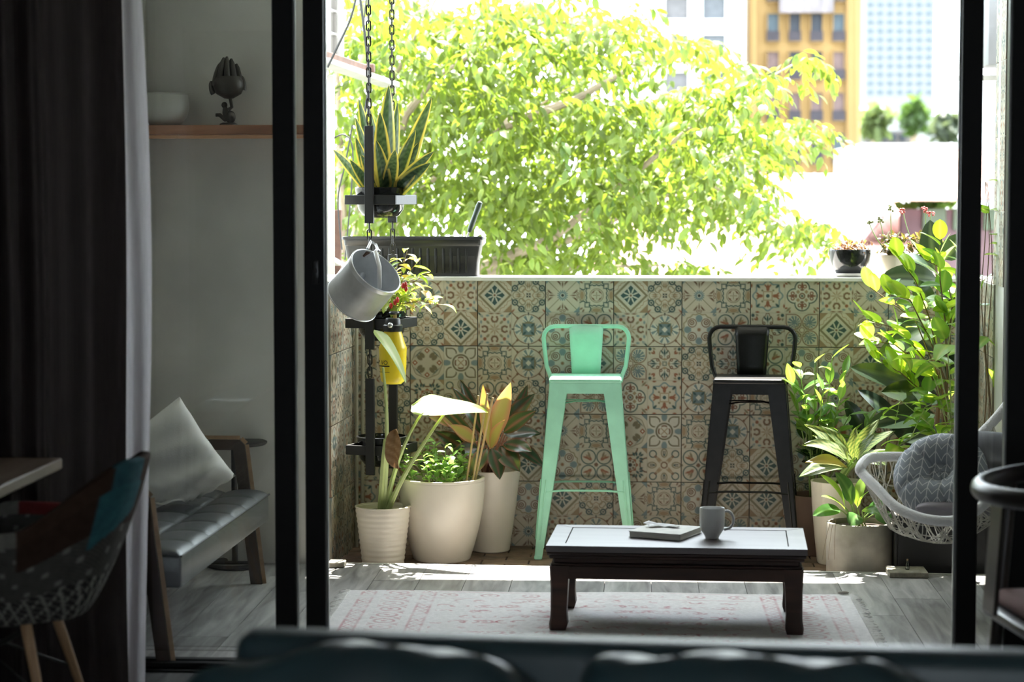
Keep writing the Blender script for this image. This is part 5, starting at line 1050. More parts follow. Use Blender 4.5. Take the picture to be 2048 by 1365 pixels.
# lime shrub
sh = thing('lime_leaf_shrub', 'shrub with round sunlit lime green leaves rising above the black planter box', 'plant', (bb.location.x + 0.02, 9.2, ZB + zs_))
cL = plain((0.36, 0.50, 0.06), (0.27, 0.44, 0.05), (0.48, 0.58, 0.14)); ll = std(M['leaf'], 'oval', 0.118, 0.068, cL, 0.06, 0.18, 0.0, 3)
cM = plain((0.16, 0.32, 0.05), (0.12, 0.27, 0.04), (0.3, 0.45, 0.1)); lm = std(M['leaf'], 'oval', 0.11, 0.066, cM, 0.06, 0.18, 0.0, 3)
root_ = Vector((0, 0, 0))
br = [[(1900, 900), (1880, 760), (1830, 640), (1740, 575)], [(1890, 820), (1850, 720), (1800, 660), (1735, 640)], [(1890, 780), (1860, 640), (1830, 560), (1795, 515)], [(1895, 760), (1890, 640), (1880, 560), (1880, 480)], [(1885, 780), (1840, 730), (1790, 690), (1735, 680)], [(1895, 700), (1905, 610), (1890, 540), (1850, 520)], [(1890, 800), (1840, 780), (1800, 745), (1752, 720)], [(1890, 760), (1860, 680), (1820, 600), (1780, 590)], [(1900, 700), (1900, 640), (1912, 580), (1930, 520)]]
for i, pts in enumerate(br):
    Yc = 9.3 - 0.04 * (i % 4); P = [lp(sh, x, y, Yc + (0.0 if k == 0 else rp.uniform(-.06, .06))) for k, (x, y) in enumerate(pts)]
    P = [Vector((0.01 * i - 0.04, 0.01 * (i % 3), 0.0))] + P; stem(sh, P, 0.005, 0.0018, M['twig'])
    for sgi in range(1, len(P) - 1):
        for k in range(5):
            f = (k + 0.3) / 5; p = P[sgi].lerp(P[sgi + 1], f); 
            if sgi == 1 and k < 3: continue
            leaf_at(sh, (ll if rp.random() < 0.72 else lm)[k % 3], p, rp.uniform(-2.7, 2.7) if k % 2 else rp.uniform(0.6, 2.4), rp.uniform(-0.1, 1.2), rp.uniform(-.6, .6), rp.uniform(0.7, 1.15))
    leaf_at(sh, ll[0], P[-1], rp.uniform(0, 3), 0.8, 0, 0.9)
# pothos
po = thing('pothos_vine', 'trailing pothos vine with heart leaves over the hanging chair', 'plant', (bb.location.x + 0.06, 9.1, ZB + zs_))
cV = plain((0.24, 0.40, 0.06), (0.16, 0.33, 0.05), (0.42, 0.50, 0.16)); vl = std(M['leaf'], 'heart', 0.115, 0.085, cV, 0.10, 0.15, 0.02, 3)
vb = [[(1900, 1000), (1860, 850), (1800, 800), (1790, 850)], [(1905, 900), (1880, 800), (1850, 815), (1820, 880)], [(1905, 900), (1900, 760), (1895, 700), (1905, 640)], [(1900, 880), (1850, 860), (1800, 890), (1785, 910)], [(1905, 900), (1915, 850), (1890, 830), (1870, 760)], [(1905, 860), (1880, 740), (1850, 720), (1800, 715)]]
for i, pts in enumerate(vb):
    P = [Vector((0.02 * i - 0.03, -0.02, 0))] + [lp(po, x, y, 9.05 - 0.03 * (i % 3)) for x, y in pts]; stem(po, P, 0.003, 0.002, m_pet)
    for sgi in range(1, len(P) - 1):
        for k in range(3): leaf_at(po, vl[k], P[sgi].lerp(P[sgi + 1], (k + .5) / 3), rp.uniform(-2.8, 2.8), rp.uniform(-0.7, 0.5), rp.uniform(-.5, .5), rp.uniform(0.6, 1.15))
# vine climbing the tiled pier on the far right
vw = thing('climbing_vine', 'thin leafy vine climbing the tiled pier at the right', 'plant', pY(1972, 860, 9.12))
for i in range(3):
    P = [lp(vw, 1968 + 6 * i + 5 * math.sin(k * 1.1 + i), 860 - k * 62, 9.12 - 0.02 * i) for k in range(9)]; stem(vw, P, 0.0028, 0.0016, M['twig'])
    for k in range(2, 9):
        if (k + i) % 2: leaf_at(vw, vl[k % 3], P[k], rp.uniform(-2.5, 2.5), rp.uniform(-1.0, 0.3), rp.uniform(-.5, .5), rp.uniform(0.5, 0.9))
for (px, py, s_) in ((1972, 420, 1.3), (1980, 470, 1.2), (1968, 510, 1.4)): leaf_at(vw, vl[0], lp(vw, px, py, 9.1), rp.uniform(-2.5, -1), -0.3, 0, s_)
# ---- ZZ-like plant behind the white pot
zz = thing('potted_ficus', 'leafy green shrub in a brown pot between the black stool and the planter box', 'potted plant', (pY(1630, 1000, 9.64).x, 9.64, ZB)); pot(zz, [(0.08, 0), (0.085, 0.005), (0.105, 0.2), (0.11, 0.26)], 0.01, pmat('brown_clay_pot', (0.16, 0.10, 0.07), 0.7), n=36)
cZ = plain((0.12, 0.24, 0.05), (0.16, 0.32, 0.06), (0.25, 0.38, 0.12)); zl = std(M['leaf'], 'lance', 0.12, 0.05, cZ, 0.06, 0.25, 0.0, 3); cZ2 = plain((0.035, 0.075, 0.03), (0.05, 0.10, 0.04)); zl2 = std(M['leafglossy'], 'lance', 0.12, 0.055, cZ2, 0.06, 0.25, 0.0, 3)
for i, (px, py, Y) in enumerate(((1600, 735, 9.5), (1630, 725, 9.45), (1665, 715, 9.5), (1690, 750, 9.45), (1645, 780, 9.4), (1610, 790, 9.42), (1585, 770, 9.5), (1680, 800, 9.42), (1700, 830, 9.5), (1620, 840, 9.45), (1655, 850, 9.4), (1740, 850, 9.5))):
    tp = lp(zz, px, py, Y); P = [Vector((0.015 * (i % 4) - 0.02, 0.01 * (i % 3), 0.23)), Vector((tp.x * .4, tp.y * .4, 0.45)), tp]; a, b_, c_ = P; stem(zz, P, 0.005, 0.002, M['stem'])
    for k in range(10):
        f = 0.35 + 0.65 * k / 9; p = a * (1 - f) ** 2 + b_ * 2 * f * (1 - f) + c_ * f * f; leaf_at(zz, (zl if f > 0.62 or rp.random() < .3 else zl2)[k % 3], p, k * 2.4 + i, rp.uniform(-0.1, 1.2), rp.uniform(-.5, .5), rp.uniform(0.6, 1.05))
# ---- pots on the ledge
def ledge_pot(name, label, px, pyb, rtop, h, mat, prof_, Y=9.89):
    r = thing(name, label, 'potted plant', (pY(px, pyb, Y).x, Y, ZTOP + 0.0055)); return r
kq = sc(9.89)
s1 = ledge_pot('potted_succulent', 'glossy black bowl of pink succulents on a white saucer on the ledge', 1700, 545, 0, 0, None, None)
MB().lathe([(0, 0), (26 * kq, 0), (37 * kq, 6 * kq), (38 * kq, 7.5 * kq), (30 * kq, 7 * kq), (0, 5 * kq)], 36).build('saucer', M['ledge'], s1)
bw2 = [(24, 6), (28, 7), (35, 18), (40, 32), (42, 46), (42, 54)]
MB().lathe([(0, 6 * kq)] + [(r * kq, z * kq) for r, z in bw2] + [(r * kq - 0.006, z * kq + 0.001) for r, z in bw2[::-1]] + [(0, 8 * kq)], 40).build('pot', M['blackglaze'], s1)
MB().lathe([(0, 50 * kq), (38 * kq, 49 * kq), (36 * kq, 44 * kq), (0, 44 * kq)], 24).build('soil', M['soil'], s1)
cSu = plain((0.20, 0.075, 0.05), (0.14, 0.12, 0.06)); su = std(M['leaf'], 'oval', 0.022, 0.010, cSu, 0.1, 0.3, 0, 3, 5, 6); cSg = plain((0.055, 0.10, 0.03), (0.16, 0.08, 0.05)); sg_ = std(M['leaf'], 'oval', 0.036, 0.02, cSg, 0.1, 0.3, 0, 3, 5, 6)
def foliage(parent, n, fn, meshes, s0, s1_, name='foliage'):     # countless tiny leaves joined into one part
    mb = MB(); cols = []
    for k in range(n):
        p = fn(); me = rp.choice(meshes); Mx = Matrix.Translation(p) @ Matrix.Rotation(rp.uniform(0, 6.28), 4, 'Z') @ Matrix.Rotation(rp.uniform(-.6, 1.2), 4, 'X') @ Matrix.Rotation(rp.uniform(-.6, .6), 4, 'Y') @ Matrix.Scale(rp.uniform(s0, s1_), 4)
        mb.add([Mx @ v.co for v in me.vertices], [tuple(f.vertices) for f in me.polygons]); cols += [tuple(c.color) for c in me.color_attributes[0].data]
    return tag(mb.build(name, M['leaf'], parent, cols=cols, angle=180), kind='stuff')
foliage(s1, 260, lambda: Vector((rp.gauss(0, .036), rp.gauss(0, .036), 50 * kq + rp.uniform(0, .035))), su, .7, 1.3)
def kal(name, label, px, w_, h, mat, seed, flowers, xs):
    r = ledge_pot(name, label, px, 545, 0, 0, None, None, 9.885); pot(r, [(w_ * 0.75, 0), (w_ * 0.8, 0.004), (w_, h - 0.006), (w_ * 1.03, h)], 0.006, mat, n=32, soil_drop=0.012)
    foliage(r, 150, lambda: Vector((rp.gauss(0, .032), rp.gauss(0, .028), h + rp.uniform(-.005, .085))), sg_, .7, 1.2)
    for (x, y, c) in flowers:
        tp = lp(r, x, y, 9.885); stem(r, [(0, 0, h - .01), Vector((tp.x * .7, 0, h + .05)), tp], 0.003, 0.002, M['stem'])
        mb = MB()
        for k in range(9): mb.sphere(tp + Vector((rp.gauss(0, .008), rp.gauss(0, .008), rp.gauss(0, .006))), .0055, 8, 6)
        mb.build('flower_head', c, r)
    return r
m_cor = pmat('coral_petals', (0.35, 0.06, 0.05), 0.6); m_bud = pmat('green_buds', (0.16, 0.18, 0.07), 0.6)
kal('potted_kalanchoe', 'kalanchoe with green buds in a beige pot on the ledge', 1787, 0.056, 0.095, pmat('beige_plastic_pot', (0.50, 0.45, 0.36), 0.5), 1, [(1781, 418, m_bud), (1738, 445, m_bud), (1760, 440, m_bud)], 0)
kal('potted_kalanchoe', 'kalanchoe with coral red flowers in a black pot on the ledge', 1846, 0.05, 0.095, M['blackglaze'], 2, [(1806, 422, m_cor), (1852, 420, m_cor), (1862, 428, m_cor)], 0)
# ---- concrete slabs by the deck edge, with a little glass bottle
def slab(px0, px1, py_b, label, dep):
    a, b_ = pZ(px0, py_b, 0), pZ(px1, py_b, 0); mb = MB().box((0, dep / 2, 0.011), ((b_ - a).length, dep, 0.022), 0.003); o = mb.build('concrete_slab', pmat('weathered_slab', (0.26, 0.24, 0.19), 0.9, var=0.3, scale=30, bump=0.3), loc=((a.x + b_.x) / 2, a.y, 0.0006)); return tag(o, label, 'slab')
s2 = slab(1779, 1857, 1157, 'loose concrete slab on the floor with a tiny glass bottle on it', 0.155)
slab(655, 688, 1137, 'loose concrete slab on the floor beside the door leaf with the lock', 0.08)
gb = pZ(1815, 1140, 0.0235); go = thing('glass_bottle', 'tiny clear glass bottle standing on the concrete slab', 'bottle', (gb.x, s2.location.y + 0.07, 0.0232))
m_cg = glass_mat('thin_bottle_glass', (0.85, 0.88, 0.86), 1.0)
MB().lathe([(0, 0), (0.0075, 0), (0.008, 0.002), (0.008, 0.022), (0.004, 0.028), (0.004, 0.034), (0.005, 0.035), (0.005, 0.038), (0.003, 0.038), (0.003, 0.028), (0.0065, 0.021), (0.0065, 0.003), (0, 0.003)], 20).build('bottle', m_cg, go)
MB().lathe([(0, 0.034), (0.003, 0.034), (0.0035, 0.042), (0, 0.042)], 12).build('cork', pmat('cork', (0.35, 0.22, 0.12), 0.9), go)
# ================================================================== hanging net chair
hoop_px = [(1720, 938, 8.33), (1732, 921, 8.42), (1752, 915, 8.50), (1800, 914, 8.60), (1870, 916, 8.65), (1915, 904, 8.65), (1955, 875, 8.60), (2005, 822, 8.55), (2060, 745, 8.50), (2105, 650, 8.42), (2130, 565, 8.32), (2140, 540, 8.22), (2135, 590, 8.10), (2110, 720, 8.02), (2070, 850, 7.98), (2020, 950, 7.98), (1975, 1003, 8.0), (1935, 1033, 8.0), (1895, 1043, 8.02), (1840, 1036, 8.05), (1790, 1013, 8.12), (1752, 975, 8.22), (1727, 950, 8.30)]
HP = [pY(*p) for p in hoop_px]; c_h = pY(1880, 1040, 8.3)
def crom(P, n_per):
    out = []; k = len(P)
    for i in range(k):
        p0, p1, p2, p3 = P[i - 1], P[i], P[(i + 1) % k], P[(i + 2) % k]
        for j in range(n_per):
            t = j / n_per; out.append(0.5 * ((2 * p1) + (p2 - p0) * t + (2 * p0 - 5 * p1 + 4 * p2 - p3) * t * t + (3 * p1 - p0 - 3 * p2 + p3) * t ** 3))
    return out
HC_ = crom(HP, 8); hc = thing('hanging_chair', 'white hanging net chair with a rope-wrapped hoop at the right', 'hanging chair', c_h); HC_ = [p - c_h for p in HC_]; NH = len(HC_)
m_wrap, nt, b = new_mat('wrapped_white_cord'); L = nt.links.new
b.inputs['Base Color'].default_value = (0.78, 0.77, 0.76, 1); b.inputs['Roughness'].default_value = 0.85; tcn = nd(nt, 'ShaderNodeTexCoord'); wv = nd(nt, 'ShaderNodeTexNoise'); wv.inputs['Scale'].default_value = 160; L(tcn.outputs['Object'], wv.inputs['Vector']); bp = nd(nt, 'ShaderNodeBump'); bp.inputs['Strength'].default_value = 0.4; bp.inputs['Distance'].default_value = 0.01; L(wv.outputs[0], bp.inputs['Height']); L(bp.outputs[0], b.inputs['Normal'])
dense = crom([p for p in HC_], 4); MB().tube(dense, [0.0185 + 0.0008 * (i % 2) for i in range(len(dense))], 12, closed=True).build('hoop', m_wrap, hc)
m_net = pmat('cream_net_cord', (0.58, 0.55, 0.47), 0.9); mb = MB(); rn = random.Random(8); HF = NH // 2
def net_pt(i, t):
    i = max(0.0, min(HF - 1.001, i)); k = int(i); f = i - k
    A = HC_[k].lerp(HC_[k + 1], f); B = HC_[(NH - k) % NH].lerp(HC_[(NH - k - 1) % NH], f); L0 = (A - B).length; back = min(1, max(0, (i - 50) / 25))
    return A.lerp(B, t) + (Vector((0.02, 0.02, -0.19)) * (1 - back) + Vector((0.24, 0.10, -0.10)) * back) * (4 * t * (1 - t)) ** 0.8 * min(1, L0 / 0.4)
for k in range(120):
    i = rn.uniform(0, HF); di = rn.choice((-1, 1)) * rn.uniform(10, 26); mb.tube([net_pt(i + di * q / 12, q / 12) for q in range(13)], 0.002, 4)
for t0 in (0.12, 0.25, 0.38, 0.5, 0.62, 0.75, 0.88): mb.tube([net_pt(q * (HF - 2) / 40, t0) for q in range(41)], 0.002, 4)
tag(mb.build('net', m_net, hc), kind='stuff')
topi = max(range(NH), key=lambda i: HC_[i].z)
for di in (-14, 14):
    p = HC_[(topi + di) % NH]; MB().tube([p, Vector((HC_[topi].x - 0.12, HC_[topi].y, ZC - c_h.z))], 0.006, 8).build('suspension_rope', m_wrap, hc)
# round tufted cushion with leaf pattern
m_cush, nt, b = new_mat('grey_leaf_print'); L = nt.links.new; tcn = nd(nt, 'ShaderNodeTexCoord'); sp = nd(nt, 'ShaderNodeSeparateXYZ'); L(tcn.outputs['Object'], sp.inputs[0])
def mth(op, a, b_=None, c=None):
    n_ = nd(nt, 'ShaderNodeMath', operation=op)
    for i_, v in enumerate((a, b_, c)):
        if v is None: continue
        if isinstance(v, (int, float)): n_.inputs[i_].default_value = v
        else: L(v, n_.inputs[i_])
    return n_.outputs[0]
cx_ = mth('MULTIPLY', sp.outputs[0], 24.0); fx_ = mth('ABSOLUTE', mth('SUBTRACT', mth('FRACT', cx_), 0.5)); dd_ = mth('FRACT', mth('ADD', mth('MULTIPLY', sp.outputs[1], 30.0), mth('MULTIPLY', fx_, 1.5)))
l1 = mth('LESS_THAN', dd_, 0.12); l2 = mth('LESS_THAN', fx_, 0.035); ln_ = mth('MAXIMUM', l1, l2)
mxn = nd(nt, 'ShaderNodeMix', data_type='RGBA'); L(ln_, mxn.inputs[0]); mxn.inputs[6].default_value = (0.22, 0.24, 0.265, 1); mxn.inputs[7].default_value = (0.6, 0.6, 0.6, 1); L(mxn.outputs[2], b.inputs['Base Color']); b.inputs['Roughness'].default_value = 0.9
def cush(u, v):
    a = 2 * math.pi * u; th = math.pi * (0.5 - v) ; lob = 1 - 0.05 * abs(math.sin(3 * a)) ** 6
    r_ = 0.105 + 0.075 * math.cos(th); z = 0.075 * math.sin(th)
    return (r_ * lob * math.cos(a), r_ * lob * math.sin(a), z * (1 - 0.25 * abs(math.cos(3 * a)) ** 12))
mb = MB()
def full(u, v):      # closed torus-like pad with a dimpled middle
    a = 2 * math.pi * u; 
    if v < 0.2: s_ = v / 0.2; r_, z = 0.035 * s_, 0.030 - 0.004 * s_
    elif v > 0.8: s_ = (1 - v) / 0.2; r_, z = 0.035 * s_, -0.03 + 0.004 * s_
    else:
        th = math.pi * (0.93 - 1.86 * (v - 0.2) / 0.6); r_, z = 0.105 + 0.072 * math.cos(th) , 0.068 * math.sin(th)
        if abs(th) > 2.2: r_ = max(0.036, r_)
    t_ = 1 - 0.16 * max(0, math.cos(5 * a)) ** 14; return (r_ * (0.9 + 0.1 * t_) * math.cos(a), r_ * (0.9 + 0.1 * t_) * math.sin(a), z * t_)
mb.grid(96, 48, full, wrap=True)
cc = pY(1882, 952, 8.28); co = mb.build('round_cushion', m_cush, angle=180, fix=True); co.matrix_basis = Matrix.Translation(cc) @ Matrix.Rotation(rad(-22), 4, 'Z') @ Matrix.Rotation(rad(50), 4, 'X') @ Matrix.Rotation(rad(0), 4, 'Y')
tag(co, 'round tufted grey cushion with a leaf line pattern in the hanging chair', 'cushion')
pd = inst('pillow', pillow('pillow', 0.30, 0.24, 0.06, pmat('charcoal_velvet', (0.06, 0.058, 0.065), 0.85, sheen=0.3), 0.004, 6), None, Matrix.Translation(pY(2010, 925, 8.28)) @ Matrix.Rotation(rad(-30), 4, 'Z') @ Matrix.Rotation(rad(-35), 4, 'X'))
tag(pd, 'dark charcoal pillow at the back of the hanging chair', 'cushion')
fp = inst('chair_pad', pillow('chair_pad', 0.34, 0.30, 0.028, pmat('mauve_grey_cotton', (0.22, 0.20, 0.22), 0.9), 0.003, 9), None, Matrix.Translation(pY(1915, 1020, 8.25)) @ Matrix.Rotation(rad(-100), 4, 'X'))
tag(fp, 'flat mauve grey seat pad under the round cushion', 'cushion')
# ================================================================== shelf with bowl and sculpture on the plaster wall
yw = YL - 0.02; zs1 = pY(430, 250, yw - 0.2).z; zs0 = pY(430, 277, yw - 0.2).z
x0s, x1s = -1.98, XL - 0.012
shf = thing('wall_shelf', 'reddish wooden shelf on the plaster wall above the bench', 'shelf', ((x0s + x1s) / 2, yw - 0.1, 0))
m_red = wood_mat('reddish_shelf_wood', (0.20, 0.085, 0.045), (0.34, 0.16, 0.085), 0.45, 2.5, (1, 9, 9))
MB().box((0, 0, (zs1 + zs0) / 2 + 0.008), (x1s - x0s, 0.198, zs1 - zs0 - 0.016), 0.002).build('board', m_red, shf)
MB().box((0, -0.094, zs0 + 0.006), (x1s - x0s, 0.012, 0.014), 0.002).build('lip', wood_mat('pale_lip_wood', (0.42, 0.22, 0.12), (0.5, 0.28, 0.16), 0.5), shf)
kb = sc(yw - 0.11); bo = pY(330, 248, yw - 0.11); 
m_bowl = pmat('grey_white_glaze', (0.46, 0.46, 0.42), 0.4, var=0.06)
bwl = MB().lathe([(0, 0), (0.055, 0), (0.062, 0.004), (0.088, 0.035), (0.0975, 0.07), (0.0945, 0.112), (0.092, 0.122), (0.095, 0.127), (0.092, 0.13), (0.086, 0.125), (0.089, 0.07), (0.05, 0.01), (0, 0.008)], 44).build('ceramic_bowl', m_bowl, loc=(bo.x + 0.0, yw - 0.105, zs1 + 0.0005)); tag(bwl, 'rounded grey white ceramic bowl on the reddish shelf', 'bowl')
sc_ = thing('hand_sculpture', 'dark bronze cupped hand sculpture on a small figure, standing on the shelf', 'sculpture', (pY(457, 249, yw - 0.105).x, yw - 0.105, zs1 + 0.0005)); m_br = pmat('dark_bronze', (0.05, 0.045, 0.04), 0.45, 0.5, var=0.4, scale=20, bump=0.1)
def hp3(px, py, dy=0.0): return Vector(((px - 457) * kb, dy, (249 - py) * kb))
# pedestal figure: crouching body with one raised arm
MB().sphere(hp3(461, 232), (0.022, 0.016, 0.026)).build('figure_body', m_br, sc_); MB().sphere(hp3(449, 208), (0.0125, 0.011, 0.013)).build('figure_head', m_br, sc_)
MB().tube([hp3(456, 240), hp3(452, 222), hp3(450, 212)], [0.014, 0.015, 0.008], 10).build('figure_torso', m_br, sc_)
MB().tube([hp3(456, 218), hp3(464, 212), hp3(461, 195)], [0.008, 0.007, 0.007], 8).build('figure_arm', m_br, sc_)
MB().tube([hp3(452, 238, -0.005), hp3(440, 228, -0.008), hp3(432, 228, -0.008)], [0.009, 0.008, 0.007], 8).build('figure_leg', m_br, sc_)
MB().lathe([(0, 0), (0.036, 0), (0.036, 0.006), (0.024, 0.012), (0, 0.012)], 24).build('base', m_br, sc_)
# cupped palm and fingers
MB().lathe([(0, 0), (0.018, 0.002), (0.05, 0.02), (0.063, 0.05), (0.060, 0.075), (0.052, 0.09), (0.046, 0.085), (0.05, 0.05), (0.03, 0.02), (0, 0.014)], 32, c=hp3(458, 196)[:]).build('palm', m_br, sc_)
for (x0, y0_, x1, y1, x2, y2, dy) in ((432, 170, 434, 145, 443, 124, -.02), (443, 165, 444, 138, 450, 114, -.03), (458, 165, 458, 138, 456, 112, -.03), (470, 168, 472, 142, 464, 116, -.02), (480, 170, 482, 150, 474, 126, -.01), (428, 185, 421, 175, 423, 160, 0.0), (487, 178, 489, 165, 484, 150, 0.0), (450, 160, 449, 135, 453, 118, .02), (466, 160, 466, 135, 460, 118, .02)):
    a, b_, c_ = hp3(x0, y0_, dy), hp3(x1, y1, dy * 1.1), hp3(x2, y2, dy * 0.4); P = [a * (1 - t) ** 2 + b_ * 2 * t * (1 - t) + c_ * t * t for t in [i / 6 for i in range(7)]]
    MB().tube(P, [0.0135, 0.013, 0.0125, 0.0115, 0.0105, 0.0095, 0.005], 10).build('finger', m_br, sc_)
# ================================================================== outside: neighbour's window ledge, cables, tree, roofs, buildings
ZG = -9.0
gr = MB().box((10, 140, ZG - 0.2), (420, 300, 0.4)).build('ground', pmat('street_ground', (0.12, 0.13, 0.11), 0.9)); tag(gr, 'street level ground far below the balcony', kind='structure')
# neighbour's window and awning on the left
YN = 11.2
nb = thing('neighbour_window', 'white shuttered window and timber awning of the neighbouring house at the left', 'window', (pY(660, 120, YN).x, YN, pY(660, 120, YN).z)); nl = lambda px, py, Y=YN: pY(px, py, Y) - Vector(nb.location)
m_wp = pmat('white_window_paint', (0.30, 0.285, 0.26), 0.7); m_tim = pmat('faded_timber', (0.10, 0.052, 0.036), 0.8, var=0.3, scale=12); m_gl = pmat('dim_window_glass', (0.12, 0.11, 0.10), 0.15)
MB().box((nl(664, -60) + nl(664, 112)) * 0.5 + Vector((-0.12, 0.2, 0)), (0.30, 0.06, (nl(664, -60) - nl(664, 112)).length), 0.004).build('frame', m_wp, nb)
for k in range(4):
    for j in range(2):
        p = nl(657 + 5 * j, 86 - 46 * k, YN); MB().box(p + Vector((0.0, 0.155, 0)), (0.014, 0.006, 0.10)).build('pane', m_gl, nb)
for k in range(5): MB().tube([nl(640, 86 - 46 * k + 16, YN + 0.14), nl(674, 86 - 46 * k + 30, YN + 0.14)], 0.005, 6).build('glazing_bar', m_wp, nb)
def plank_px(a, b_, w_, h, mat, nm):   # board from a to b
    d = b_ - a; mb = MB().box((a + b_) / 2, (w_, h, d.length), 0.004, rot=d.to_track_quat('Z', 'Y').to_matrix()); return mb.build(nm, mat, nb)
plank_px(nl(640, 122, 10.9), nl(782, 170, 12.6), 0.10, 0.03, m_wp, 'awning_board'); plank_px(nl(640, 108, 10.9), nl(735, 140, 12.1), 0.045, 0.04, m_tim, 'awning_batten'); plank_px(nl(740, 128, 12.0), nl(740, 145, 12.0), 0.06, 0.05, m_tim, 'awning_block')
plank_px(nl(661, 150, 11.0), nl(661, 620, 11.0), 0.03, 0.04, m_wp, 'post'); plank_px(nl(676, 420, 11.1), nl(673, 620, 11.1), 0.035, 0.04, m_tim, 'post'); plank_px(nl(660, 520, 11.0), nl(735, 560, 11.6), 0.05, 0.03, m_wp, 'rail')
m_cab = pmat('black_cable', (0.02, 0.02, 0.02), 0.6)
for k, (lab, pts) in enumerate((('upper left black cable sagging in front of the tree', [(716, -20), (700, 40), (672, 100), (655, 135)]), ('thick black cable hanging down behind the planter chain', [(718, -20), (732, 90), (738, 170), (722, 260)]), ('thin black cable crossing behind the planter chain', [(735, -20), (728, 60), (738, 150), (735, 230)]), ('tangled cable hanging left of the snake plant', [(705, 250), (690, 330), (676, 400), (684, 500)]), ('thin cable looping beside the left tiled wall', [(655, 285), (690, 270), (706, 320), (690, 520)]))):
    P = [pY(x, y, 10.6 + 0.1 * k) for x, y in pts]; o0 = P[0]; P2 = []
    for i in range(len(P) - 1):
        p0, p1, p2, p3 = P[max(0, i - 1)], P[i], P[i + 1], P[min(len(P) - 1, i + 2)]
        for j in range(6): t = j / 6; P2.append(0.5 * ((2 * p1) + (p2 - p0) * t + (2 * p0 - 5 * p1 + 4 * p2 - p3) * t * t + (3 * p1 - p0 - 3 * p2 + p3) * t ** 3))
    P2.append(P[-1]); tag(MB().tube([p - o0 for p in P2], (0.0055, 0.007, 0.004, 0.004, 0.0035)[k], 6).build('cable', m_cab, loc=o0), lab, 'cable', 'cables outside')
# air-conditioner on the wall to the right
YA = 10.9; ac = thing('air_conditioner', 'outdoor air conditioner unit on a bracket beyond the right door post', 'air conditioner', pY(1995, 50, YA)); al_ = lambda px, py, Y=YA: pY(px, py, Y) - Vector(ac.location)
MB().box((al_(1968, 50).x + 0.2, 0, 0), (0.40, 0.28, 0.40), 0.01, seg=2).build('case', pmat('grey_case', (0.18, 0.18, 0.19), 0.5), ac)
MB().lathe([(0, 0.0), (0.13, 0.0), (0.14, 0.012), (0.15, 0.012), (0.15, -0.004), (0, -0.004)], 36).build('fan_grille', pmat('cream_grille', (0.55, 0.52, 0.42), 0.5), ac).matrix_basis = Matrix.Translation((al_(1968, 50).x + 0.2, -0.145, 0.02)) @ Matrix.Rotation(rad(90), 4, 'X')
MB().box(al_(1985, 156) , (0.32, 0.04, 0.025), 0.003).build('bracket', m_wp, ac)
# ------------------------------------------------------------------ the big tree
rt2 = random.Random(11); tree = thing('tree', 'large leafy light green tree filling the view beyond the parapet', 'tree', (pY(700, 600, 14.5).x, 14.5, ZG)); TL = Vector(tree.location)
m_bark = pmat('grey_bark', (0.26, 0.20, 0.14), 0.85, var=0.3, scale=10, bump=0.3)
root = Vector((0, 0, 0)); cro = pY(700, 640, 14.5) - TL
MB().tube([root, root.lerp(cro, 0.5) + Vector((0.15, 0, 0)), cro], [0.28, 0.22, 0.17], 14).build('trunk', m_bark, tree)
limbs = [[(700, 640), (790, 470), (832, 390), (914, 316), (1010, 250), (1150, 170)], [(700, 640), (720, 380), (783, 164), (869, 4), (920, -90)], [(720, 560), (808, 234), (861, 164), (960, 95), (1100, 40), (1280, 70), (1420, 95)], [(720, 600), (880, 560), (1087, 484), (1152, 439), (1260, 395), (1420, 330), (1590, 255)], [(900, 560), (1100, 480), (1230, 380), (1400, 240), (1530, 160), (1612, 115)], [(760, 600), (960, 555), (1160, 470), (1400, 360), (1512, 415), (1590, 470), (1670, 490)], [(690, 600), (680, 300), (672, 60), (660, -40)], [(720, 600), (900, 575), (1150, 535), (1390, 530)], [(1010, 250), (1150, 200), (1290, 120), (1320, 70)]]
twigs = []
for li, pts in enumerate(limbs):
    P = [pY(x, y, 14.2 + 0.25 * math.sin(li * 2.1 + 0.9 * k) + (0.5 if li % 2 else -0.3)) - TL for k, (x, y) in enumerate(pts)]
    MB().tube(P, [0.034 * (1 - i / (len(P) - 1)) ** 1.4 + 0.004 for i in range(len(P))], 8).build('branch', m_bark, tree)
blobs = [ # cx, cy, rx, ry, sprays : where the crown's masses stand
 (760, 60, 120, 90, 60), (700, 200, 60, 130, 40), (860, 130, 120, 110, 55), (980, 70, 120, 80, 65), (1100, 50, 100, 60, 48), (1190, 90, 80, 60, 34), (1245, 40, 40, 45, 12), (1330, 90, 80, 20, 16), (1400, 100, 40, 20, 9), (900, 250, 130, 80, 62), (1040, 250, 120, 70, 58), (1180, 250, 120, 60, 52), (1310, 240, 110, 50, 38), (1420, 200, 90, 40, 26), (1510, 160, 50, 30, 13), (1615, 118, 22, 16, 5), (1560, 262, 70, 28, 20), (1470, 300, 90, 50, 30),
 (880, 380, 120, 70, 46), (1020, 380, 110, 60, 46), (1150, 370, 120, 60, 52), (1300, 370, 130, 60, 56), (1440, 375, 80, 40, 24), (1300, 430, 80, 25, 14), (1500, 420, 60, 30, 14), (1590, 465, 60, 25, 13), (1660, 470, 20, 20, 4), (1090, 460, 130, 60, 44), (1200, 490, 60, 40, 14), (1010, 520, 70, 40, 22), (1120, 535, 110, 22, 18), (1290, 540, 120, 14, 14), (1400, 545, 50, 10, 6), (770, 430, 60, 80, 22), (700, 400, 45, 80, 14), (690, 520, 30, 40, 6), (1380, 300, 100, 60, 26), (960, 170, 110, 50, 30), (1150, 170, 90, 30, 16), (760, 300, 90, 60, 26)]
def cT(t, s): return cmix((0.068, 0.118, 0.014), (0.105, 0.148, 0.021), abs(s) * 0.5 + 0.3 * t)
